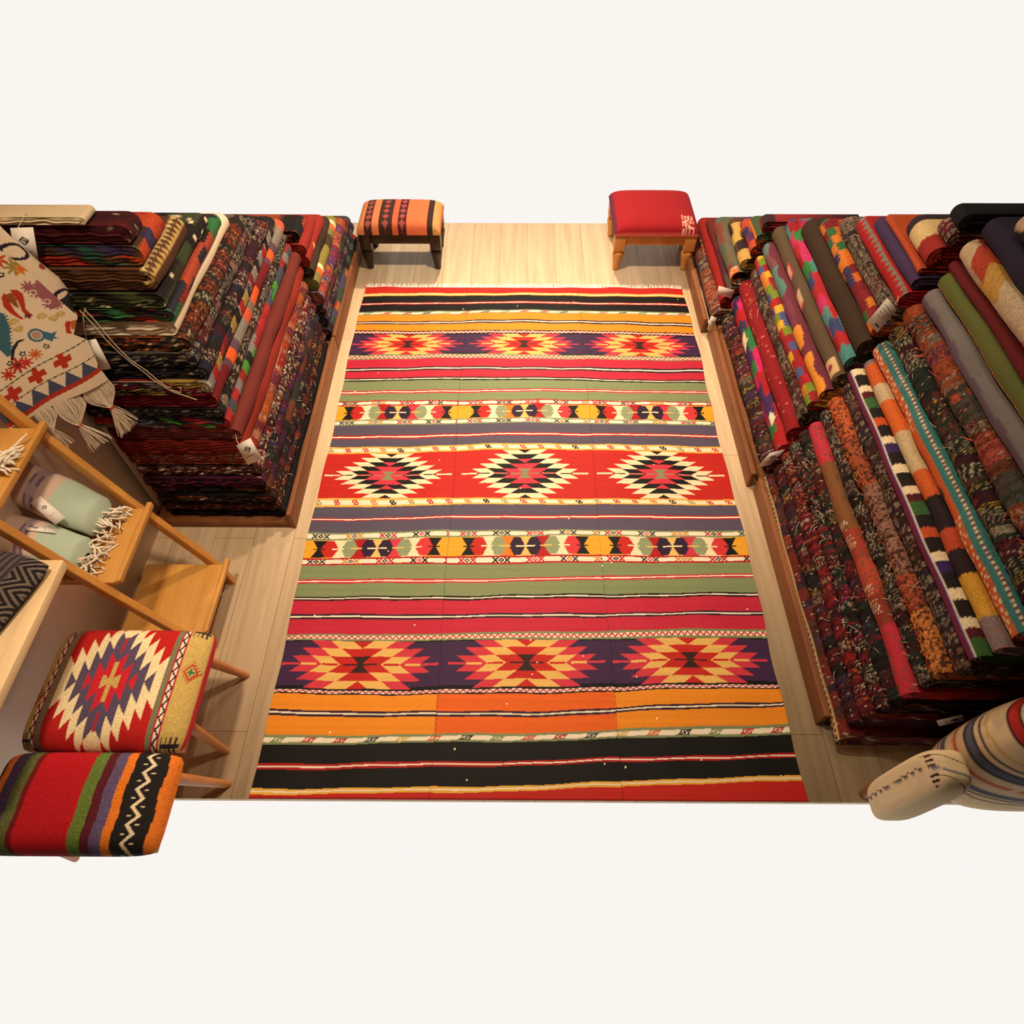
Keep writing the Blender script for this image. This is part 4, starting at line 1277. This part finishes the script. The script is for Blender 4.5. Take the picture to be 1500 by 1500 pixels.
def card(name, label, corner, du, dv, logo=True, lines=0, group='paper price tags', mark='top', string=None):
    """flat paper card: corner point, two edge vectors"""
    p0 = np.array(corner, float); du = np.array(du, float); dv = np.array(dv, float)
    n = np.cross(du, dv); n /= np.linalg.norm(n)
    if n[2] < 0 or (abs(n[2]) < 0.15 and n[1] > 0):
        n = -n
    org = tuple(p0)
    t = thing(name, label, 'tag', org, group)
    a = Acc()
    th = n * 0.0009
    q = [p0, p0 + du, p0 + du + dv, p0 + dv]
    V = q + [x + th for x in q]
    a.add(V, [(3, 2, 1, 0), (4, 5, 6, 7), (0, 1, 5, 4), (1, 2, 6, 5), (2, 3, 7, 6), (3, 0, 4, 7)], (0.8, 0.8, 0.8))
    a.build('card', PAPER, t, org, False)

    def stroke(acc, pts, wd):
        eu, ev = du, dv
        W = [p0 + eu * x + ev * y for x, y in pts]
        for A_, B_2 in zip(W[:-1], W[1:]):
            d = B_2 - A_
            s = np.cross(n, d); s /= np.linalg.norm(s) + 1e-9
            d = d / (np.linalg.norm(d) + 1e-9)
            A2, B2 = A_ - d * wd / 2, B_2 + d * wd / 2
            qq = [A2 - s * wd / 2, B2 - s * wd / 2, B2 + s * wd / 2, A2 + s * wd / 2]
            qa = [x + n * 0.0010 for x in qq]
            qb = [x + n * 0.0016 for x in qq]
            acc.add(qa + qb, [(3, 2, 1, 0), (4, 5, 6, 7), (0, 1, 5, 4), (1, 2, 6, 5), (2, 3, 7, 6), (3, 0, 4, 7)], (0, 0, 0))
    lu = np.linalg.norm(du)
    if logo:
        a = Acc()
        cx_, cy_ = (0.5, 0.64) if mark == 'top' else (0.5, 0.3)
        sx = 0.20
        sy = 0.20 * lu / np.linalg.norm(dv)
        g = lambda pts: [(cx_ + x * sx, cy_ + y * sy) for x, y in pts]
        for pts in ([(-1, 0.15), (-0.1, 1), (0.35, 0.6)], [(-1, 0.15), (-0.15, -0.65)], [(-0.55, 0.35), (-0.1, -0.05)], [(-0.15, 0.55), (0.3, 0.15)],
                    [(1, -0.15), (0.1, -1), (-0.35, -0.6)], [(0.55, 0.55), (1, 0.2), (0.55, -0.2), (0.1, 0.2)], [(0.55, -0.55), (0.2, -0.2)]):
            stroke(a, g(pts), lu * 0.032)
        a.build('printed_mark', INK, t, org, False)
        a = Acc()
        yb = cy_ - 0.32 if mark == 'top' else cy_ - 0.22
        stroke(a, [(0.2, yb), (0.8, yb)], lu * 0.018)
        a.build('printed_line', INK, t, org, False)
    if lines:
        a = Acc()
        rs_ = np.random.RandomState(4)
        for k in range(lines):
            yy = 0.82 - k * 0.13
            xx = np.linspace(0.15, rs_.uniform(0.45, 0.85), 12)
            stroke(a, [(x, yy + rs_.normal(0, 0.012)) for x in xx], lu * 0.008)
        a.build('handwriting', flat_mat('grey_pen', (150, 136, 126)), t, org, False)
        a = Acc(); stroke(a, [(0.5, 0.16), (0.8, 0.16)], lu * 0.06)
        a.build('black_bar', INK, t, org, False)
    if string is not None:
        a = Acc(); a.tube(np.array(string), 0.0012, C(190, 170, 140), 6)
        a.build('string', STRING, t, org)
    return t


card('paper_tag', 'white paper tag with black knot mark hanging on the near left stack', (-0.9901, 1.592, 0.4202), (0.0626, 0, 0.039), (-0.0062, 0, 0.1094),
     string=[(-0.985, 1.592, 0.53), (-0.992, 1.60, 0.545), (-1.0, 1.625, 0.55)])
card('paper_tag', 'white paper tag with black knot mark behind the embroidered runner', (-1.3422, 1.59, 1.2599), (0.0603, 0, 0.0023), (0.0429, 0, 0.1002),
     string=[(-1.285, 1.59, 1.355), (-1.27, 1.60, 1.37), (-1.26, 1.625, 1.38)])
card('paper_tag', 'plain paper tag hanging on long threads beside the embroidered runner', (-1.3053, 1.585, 0.8854), (0.040, 0, 0.0086), (0.0106, 0, 0.1154), logo=False,
     string=[(-1.29, 1.585, 0.99), (-1.275, 1.59, 1.04), (-1.262, 1.60, 1.08), (-1.25, 1.618, 1.10)])
card('paper_tag', 'paper tag on the further rolled mint towel', (-1.3850, 1.145, 0.665), (0.0211, 0.0259, 0.004), (-0.0659, 0.0437, 0.050))
card('paper_tag', 'folded paper tag between the two rolled mint towels', (-1.385, 1.125, 0.650), (-0.022, 0.026, -0.002), (-0.060, -0.014, 0.036))
card('paper_tag', 'small blank paper tag on the red kilim of the far right stack', (1.0133, 2.865, 0.262), (0.082, 0, -0.0239), (0.0018, 0, 0.0476), logo=False)
card('paper_tag', 'narrow paper tag hanging over the platform edge of the middle right stack', (1.0081, 2.84, 0.0638), (0.032, 0, -0.0132), (0.0021, 0, 0.0857), logo=True)
card('paper_tag', 'large handwritten paper tag hanging on the middle right stack', (1.1816, 1.835, 0.8886), (0.052, 0, -0.0449), (0.0236, 0, 0.0941), logo=False, lines=4,
     string=[(1.24, 1.835, 0.96), (1.25, 1.845, 0.965), (1.262, 1.87, 0.965)])
card('paper_tag', 'white paper tag at the foot of the middle right stack', (1.032, 1.83, 0.1341), (0.0541, 0, 0.0228), (0.0281, 0, 0.0966), mark='top')
card('paper_tag', 'dim paper tag at the near end of the near right stack', (1.3084, 0.70, 0.268), (0.0342, 0, -0.050), (0.050, 0, 0.054), mark='top')

# loose threads hanging by the runner
th = Acc()
for pts in ([(-1.262, 1.60, 1.10), (-1.24, 1.60, 1.0), (-1.20, 1.60, 0.90), (-1.17, 1.60, 0.84), (-1.12, 1.60, 0.78), (-1.06, 1.60, 0.745)],
            [(-1.25, 1.605, 1.10), (-1.225, 1.60, 1.0), (-1.19, 1.595, 0.91), (-1.165, 1.60, 0.86), (-1.13, 1.60, 0.80), (-1.09, 1.60, 0.80), (-1.095, 1.60, 0.775), (-1.13, 1.60, 0.79)]):
    P = np.array(pts)
    q = np.linspace(0, len(P) - 1, 40)
    P2 = np.stack([np.interp(q, np.arange(len(P)), P[:, k]) for k in range(3)], -1)
    P2[:, 0] += 0.003 * np.sin(q * 3)
    th.tube(P2, 0.0016, (0.5, 0.4, 0.3), 6)
tag(th.build('tag_thread', STRING, None, (-1.2, 1.6, 0.9)), 'pale twisted threads hanging in front of the near left stack', 'thread')

# ------------------------------------------------------------------ embroidered runner
RK = 1.094
RP0 = np.array([-1.144, 1.397, 1.02 - 2.3]) * RK + np.array([0, 0, 2.3]); RE1 = np.array([-0.729, -0.684, 0.0]); RE1 /= np.linalg.norm(RE1)
RN = np.array([0.684, -0.729, 0.0])


def rpt(s, t, n=0.0):
    s = np.asarray(s, float); t = np.asarray(t, float)
    wv = 0.006 * np.sin(s * 30 + t * 6) + 0.004 * np.sin(t * 14 + 1)
    return RP0 + RK * s[..., None] * RE1 + RK * t[..., None] * np.array([0, 0, 1.0]) + (n + wv)[..., None] * RN


OUT = [(-0.0008, -0.0007), (0.0018, 0.0462), (-0.0103, 0.1351), (0.011, 0.1644), (-0.0217, 0.2033), (-0.0087, 0.2521), (0.0037, 0.2985), (0.0192, 0.3608), (0.0419, 0.4166), (0.0643, 0.4873), (0.075, 0.64), (0.40, 0.64), (0.3927, 0.0185), (0.2104, 0.001)]
et = np.array([o_[1] for o_ in OUT[:11]]); es = np.array([o_[0] for o_ in OUT[:11]])
tt = np.linspace(0, 0.64, 330)
left = np.interp(tt, et, es)
nsx = 190
fr_ = np.linspace(0, 1, nsx)
Sg = left[:, None] + (0.27 - left[:, None]) * fr_[None]
Tg = np.broadcast_to(tt[:, None], Sg.shape).copy()
Tg += 0.0 * Sg
ru = np.broadcast_to(C(222, 200, 168), Sg.shape + (3,)).copy()
RR, BL_, NV, BG = C(176, 50, 30), C(70, 74, 96), C(36, 30, 44), C(60, 104, 124)
PU, OC, TL, ORG = C(150, 88, 96), C(186, 160, 84), C(58, 98, 108), C(208, 124, 44)


def rp(pts, c):
    ru[inpoly(Sg, Tg, pts)] = c


yy = lambda s, a, b: a + (b - a) * s / 0.21
lo_ = yy(Sg, 0.0365, 0.010)
ru[(Tg > lo_) & (Tg < lo_ + 0.013)] = RR
# triangles between the red line and the thin dark line
base_ = lo_ + 0.013
top_ = yy(Sg, 0.086, 0.064)
tr_ = (Tg - base_) / (top_ - base_)
ru[(tr_ > 0) & (tr_ < 0.95) & (tr_ < 1.08 * tri((Sg - 0.008) / 0.046 + 0.5) + 0.02 * np.sin(Tg * 900))] = BL_
ru[np.abs(Tg - top_) < 0.0013] = NV
l2 = yy(Sg, 0.137, 0.110)
ru[np.abs(Tg - l2) < 0.0015] = C(70, 66, 60)
for cs, ct in ((0.0686, 0.1101), (0.1393, 0.0970), (0.2100, 0.0840), (0.281, 0.072)):
    du, dv = Sg - cs, Tg - ct
    du2, dv2 = du * 0.97 + dv * 0.12, dv + du * 0.12
    ru[((np.abs(du2) < 0.0075) & (np.abs(dv2) < 0.021)) | ((np.abs(dv2) < 0.0085) & (np.abs(du2) < 0.022))] = RR
tulip = [(0.098, 0.3137), (0.088, 0.3217), (0.0837, 0.311), (0.0895, 0.2921), (0.0912, 0.2707), (0.0866, 0.2502), (0.0859, 0.2452), (0.0929, 0.2489), (0.1029, 0.2722), (0.1059, 0.2915)]
tulip2 = [(0.0731, 0.3231), (0.061, 0.3194), (0.0547, 0.3056), (0.0603, 0.2864), (0.0688, 0.2683), (0.064, 0.2476), (0.0732, 0.2478), (0.0785, 0.2642), (0.073, 0.2927), (0.0742, 0.315)]
rp(tulip, RR); rp(tulip2, RR)
rp([(0.0858, 0.3164), (0.0742, 0.315), (0.0738, 0.2975), (0.0802, 0.2741), (0.0855, 0.2835), (0.0896, 0.3009)], C(140, 76, 44))
rp([(0.0763, 0.2585), (0.0636, 0.2483), (0.0759, 0.2399), (0.0771, 0.2475), (0.0844, 0.2444)], C(110, 40, 36))
for cs, ct, r1, r2 in ((0.0835, 0.1966, 0.0185, 0.0105),):
    d = np.hypot(Sg - cs, (Tg - ct))
    ru[d < r1] = BG
    ru[d < r2 + 0.002] = C(214, 196, 170)
    ru[d < r2] = C(170, 140, 124)
rp([(0.0685, 0.2044), (0.0523, 0.1899), (0.0397, 0.1889), (0.0509, 0.1788), (0.0440, 0.1697), (0.0555, 0.1739), (0.0627, 0.168), (0.0730, 0.1815)], BG)
rp([(0.1061, 0.197), (0.1256, 0.1957), (0.1447, 0.1821), (0.1605, 0.1615), (0.1665, 0.164), (0.1488, 0.1902), (0.1263, 0.2025)], NV)
rp([(0.1201, 0.2855), (0.115, 0.271), (0.1226, 0.2395), (0.1402, 0.2067), (0.157, 0.1756), (0.1673, 0.1754), (0.1706, 0.2021), (0.1582, 0.2301), (0.1452, 0.262)], TL)
saw = np.abs(frac(Tg / 0.008) - 0.5)
ru[inpoly(Sg, Tg, [(0.1201, 0.2855), (0.109, 0.271), (0.1170, 0.2395), (0.1350, 0.2067), (0.157, 0.1756), (0.15, 0.21), (0.13, 0.25)]) & (saw < 0.22)] = TL
rp([(0.0135, 0.3268), (-0.003, 0.317), (-0.0061, 0.3026), (-0.0053, 0.2809), (-0.0066, 0.2623), (0.0128, 0.2445), (0.0242, 0.248), (0.0251, 0.2734), (0.0309, 0.2896), (0.0419, 0.2993), (0.025, 0.313)], PU)
for cs, ct in ((0.030, 0.300), (0.018, 0.262), (0.006, 0.300), (0.036, 0.316), (0.004, 0.255)):
    d = np.hypot(Sg - cs, Tg - ct)
    an = np.arctan2(Tg - ct, Sg - cs)
    ru[d < 0.013 + 0.004 * np.sin(an * 9)] = PU
for cs, ct in ((0.030, 0.300), (0.015, 0.268)):
    d = np.hypot(Sg - cs - 0.004, Tg - ct)
    ru[(d > 0.005) & (d < 0.0075)] = C(222, 200, 168)
for cs, ct, sg in ((0.048, 0.236, 1), (0.028, 0.226, -1), (0.010, 0.224, 1), (0.108, 0.246, 1), (0.108, 0.230, -1)):
    d = np.hypot(Sg - cs, Tg - ct)
    ru[(np.abs(d - 0.0085) < 0.0024) & ((Tg - ct) * sg > -0.004)] = OC
    ru[(np.abs(d - 0.0035) < 0.0018)] = OC
rp([(0.0147, 0.1983), (0.008, 0.2052), (-0.0017, 0.1993), (0.01, 0.1812), (0.0115, 0.1672), (0.0233, 0.175)], RR)
rp([(-0.0007, 0.1993), (-0.0146, 0.1974), (-0.0148, 0.1827), (-0.0014, 0.1726), (0.0084, 0.180)], C(176, 98, 44))


def star(cs, ct, r, c, k=9, c2=None):
    d = np.hypot(Sg - cs, Tg - ct)
    an = np.arctan2(Tg - ct, Sg - cs)
    ru[d < r * (0.72 + 0.28 * np.sin(an * k))] = c
    if c2 is not None:
        ru[d < r * 0.28] = c2


star(0.036, 0.372, 0.024, C(150, 132, 60)); star(0.028, 0.362, 0.016, ORG, 7, C(214, 90, 44)); star(0.058, 0.398, 0.020, C(190, 70, 36), 7, WH[0])
star(0.160, 0.145, 0.024, RR, 8, C(120, 30, 34)); star(0.112, 0.152, 0.017, C(190, 110, 44), 9, C(210, 70, 40)); star(0.140, 0.142, 0.016, C(190, 50, 44), 7)
star(0.19, 0.135, 0.018, RR, 8); star(0.215, 0.235, 0.030, TL, 9, OC); star(0.205, 0.330, 0.030, RR, 7, ORG); star(0.25, 0.28, 0.022, PU, 8)
for cs, ct in ((0.0802, 0.1613), (0.1353, 0.1658), (0.0696, 0.3632), (0.1716, 0.1588), (0.19, 0.36)):
    d = np.hypot(Sg - cs, Tg - ct)
    an = np.arctan2(Tg - ct, Sg - cs)
    ru[(d < 0.0085 * (0.8 + 0.2 * np.sin(an * 5)))] = NV
    ru[d < 0.003] = C(222, 200, 168)
rn = thing('embroidered_runner', 'cream runner embroidered with tulips, red crosses and blue triangles, tasselled, hanging at left', 'textile', tuple(RP0))
a = Acc()
Pf = rpt(Sg, Tg)
a.grid(Pf, ru)
Pb = rpt(Sg, Tg, -0.0025)
a.grid(Pb[::6, ::6], C(216, 196, 164))
a.build('cloth', EMBR, rn, tuple(RP0), fix=False)
# the side that curls back
et2 = np.array([0.195, 0.2401, 0.2641, 0.2976, 0.3492, 0.4267, 0.4486, 0.64]); es2 = np.array([-0.022, -0.032, -0.039, -0.036, -0.018, 0.0056, 0.0108, 0.032])
tc_ = np.linspace(0.195, 0.64, 200)
inn = np.interp(tc_, et, es); ou = np.minimum(np.interp(tc_, et2, es2), inn - 0.001)
fcv = np.linspace(0, 1, 26)
Sc = inn[:, None] + (ou - inn)[:, None] * np.sin(fcv * pi / 2)[None]
Tc = np.broadcast_to(tc_[:, None], Sc.shape)
Pc = rpt(Sc, Tc) - RN * (0.028 * (1 - np.cos(fcv * pi / 2)))[None, :, None]
cc = np.broadcast_to(C(216, 192, 160), Sc.shape + (3,)).copy()
for ct in (0.405, 0.262):
    e_ = ((Tc - ct + 0.010 * fcv[None]) / 0.024) ** 2 + ((fcv[None] - 0.35) / 0.55) ** 2
    cc[(e_ < 1.0) & (e_ > 0.45)] = NV
cc[(Tc < 0.262) & (Tc > 0.215) & (fcv[None] < 0.8)] = C(40, 34, 40)
e_ = np.hypot((Tc - 0.345) / 0.012, (fcv[None] - 0.7) / 0.3)
cc[e_ < 0.7] = C(150, 60, 50)
a = Acc(); a.grid(Pc, cc)
a.build('curled_edge', EMBR, rn, tuple(RP0), fix=False)
# warp fringe gathered into tassels
rs = np.random.RandomState(8)


def tassel(s0, s1, ks, kt, e0, e1, n, red=True):
    a = Acc()
    for k in range(n):
        f = (k + rs.uniform(-0.3, 0.3)) / n
        s = s0 + (s1 - s0) * f
        kn = np.array([ks + rs.normal(0, 0.0022), kt])
        b0 = np.array([s, 0.003])
        side = 1 if s > ks else -1
        b1 = np.array([s + (s - ks) * 0.15, -abs(kt) * 0.45])
        b2 = np.array([ks + (s - ks) * 0.45, kt * 0.86])
        ef = rs.uniform(0, 1)
        en = np.array([e0[0] + (e1[0] - e0[0]) * ef, e0[1] + (e1[1] - e0[1]) * ef + rs.normal(0, 0.004)])
        mid = kn * 0.5 + en * 0.5 + np.array([rs.normal(0, 0.002), 0.004])
        P = np.array([b0, b1, b2, kn, mid, en])
        q = np.linspace(0, 5, 16)
        P = np.stack([np.interp(q, np.arange(6), P[:, i]) for i in range(2)], -1)
        P[1:-1] = (P[:-2] + 2 * P[1:-1] + P[2:]) / 4
        nn = rs.normal(0, 0.0035) * np.sin(np.linspace(0, pi, 16)) + 0.004 * np.linspace(0, 1, 16) * rs.normal(0, 1)
        a.tube(RP0 + RK * P[:, :1] * RE1 + RK * P[:, 1:] * np.array([0, 0, 1.0]) + nn[:, None] * RN, 0.0011, (0.8, 0.7, 0.6), 5)
    f_ = a.build('tassel', YARN, rn, tuple(RP0))
    f_['label'] = 'knotted yarn tassel'
    if red:
        a = Acc()
        c0 = RP0 + RK * ks * RE1 + np.array([0, 0, RK * kt])
        tt_ = np.linspace(0, 4 * pi, 40)
        P = c0 + (np.cos(tt_)[:, None] * RE1 + np.sin(tt_)[:, None] * RN) * 0.0075 + (np.linspace(-0.004, 0.004, 40))[:, None] * np.array([0, 0, 1.0])
        a.tube(P, 0.0022, C(190, 60, 36), 6)
        b_ = a.build('red_binding', FELT, f_, tuple(RP0))
        b_.location = (0, 0, 0)


tassel(0.0, 0.075, 0.0338, -0.0832, (-0.0114, -0.170), (0.0625, -0.193), 44)
tassel(0.085, 0.155, 0.130, -0.0882, (0.080, -0.178), (0.150, -0.190), 40)
tassel(0.160, 0.205, 0.190, -0.060, (0.165, -0.13), (0.205, -0.14), 26, False)
a = Acc()
a.tube([RP0 + RE1 * s + np.array([0, 0, 0.71]) for s in (0.06, 0.2, 0.338)], 0.012, (0.5, 0.3, 0.2), 12)
tag(a.build('hanging_rail', LADW, None, tuple(RP0 + np.array([0, 0, 0.65]))), 'wooden rail on the left wall holding the embroidered runner', 'rail')

# ------------------------------------------------------------------ armchair bottom right
ao = (1.42, 0.45, 0)
arm_ch = thing('armchair', 'cream striped upholstered armchair at the bottom right corner', 'armchair', ao)
CRM = C(222, 194, 152)


def rbox(x0, x1, y0, y1, z0, z1, colf, name, p=5.0, nu=150, nv=150, parent=arm_ch, org=ao, taper=0.0):
    th = np.linspace(0, 2 * pi, nu, endpoint=False)
    ph = np.linspace(-pi / 2, pi / 2, nv)
    T, Ph = np.meshgrid(th, ph, indexing='ij')

    def sp(c, e):
        return np.sign(c) * np.abs(c) ** e
    e = 2.0 / p
    ux = sp(np.cos(T), e) * sp(np.cos(Ph), e)
    uy = sp(np.sin(T), e) * sp(np.cos(Ph), e)
    uz = sp(np.sin(Ph), e)
    k = 1 - taper * (uz + 1) / 2
    X = (x0 + x1) / 2 + ux * (x1 - x0) / 2 * k
    Y = (y0 + y1) / 2 + uy * (y1 - y0) / 2 * k
    Z = (z0 + z1) / 2 + uz * (z1 - z0) / 2
    P = np.stack([X, Y, Z], -1)
    a = Acc(); a.grid(P, colf(P), closed=True)
    return a.build(name, EMBR, parent, org, fix=False)


def arm_col(P):
    X, Y, Z = P[..., 0], P[..., 1], P[..., 2]
    col = np.broadcast_to(CRM, X.shape + (3,)).copy()
    rib = 0.94 + 0.06 * (frac(X / 0.006) < 0.5)
    col *= rib[..., None]
    q = Y + 0.5 * (X - 1.15)
    for c0, w_, c in ((0.525, 0.0012, NV), (0.490, 0.0035, C(126, 124, 132)), (0.470, 0.001, NV), (0.425, 0.004, C(196, 160, 76)), (0.385, 0.0012, NV)):
        wob = 0.004 * np.sin(X * 70)
        col[(np.abs(q - c0 - (wob if w_ > 0.002 else 0)) < w_) & (Z > 0.43)] = c
    col[(np.abs(X - 1.122) < 0.0035) & (Z > 0.45) & (frac(Y / 0.013) < 0.5)] = C(60, 30, 34)
    sd = (X < 1.16) & (Z < 0.43)
    col[sd & (np.abs(Y - 0.515 - 0.002 * np.sin(Z * 160)) < 0.0022)] = C(60, 44, 50)
    return col


def back_col(P):
    X, Y, Z = P[..., 0], P[..., 1], P[..., 2]
    col = np.broadcast_to(CRM, X.shape + (3,)).copy()
    rib = 0.93 + 0.07 * (frac(Y / 0.006) < 0.5)
    col *= rib[..., None]
    q = Z
    for c0, w_, c in ((0.79, 0.012, C(100, 110, 124)), (0.648, 0.013, C(176, 44, 34)), (0.664, 0.003, NV), (0.632, 0.003, NV), (0.60, 0.0014, NV), (0.572, 0.004, C(196, 164, 84)), (0.545, 0.0014, NV), (0.50, 0.017, C(92, 92, 106)), (0.52, 0.0025, NV), (0.48, 0.0025, NV), (0.37, 0.017, C(92, 92, 106)), (0.31, 0.004, NV), (0.34, 0.001, NV)):
        wob = 0.006 * np.sin(X * 40 + Y * 30) if abs(w_ - 0.004) < 1e-6 else 0
        col[np.abs(q - c0 - wob) < w_] = c
    m = (np.abs(q - 0.43) < 0.014) & (hsh(np.floor(X / 0.018), np.floor(q / 0.009), 3) > 0.35)
    col[m] = C(186, 66, 44)
    return col


rbox(1.112, 1.222, 0.44, 0.562, 0.05, 0.50, arm_col, 'armrest', 4.0)
rbox(1.225, 1.80, 0.44, 0.67, 0.05, 0.80, back_col, 'backrest', 2.5)
for (x, y) in ((1.15, 0.545), (1.60, 0.56)):
    a = Acc(); a.tube([(x, y, 0.001), (x, y, 0.10)], [0.014, 0.022], (0.3, 0.15, 0.1), 12)
    a.build('leg', BOARD, arm_ch, ao)
for o in bpy.data.objects:
    if '_org' in o:
        del o['_org']
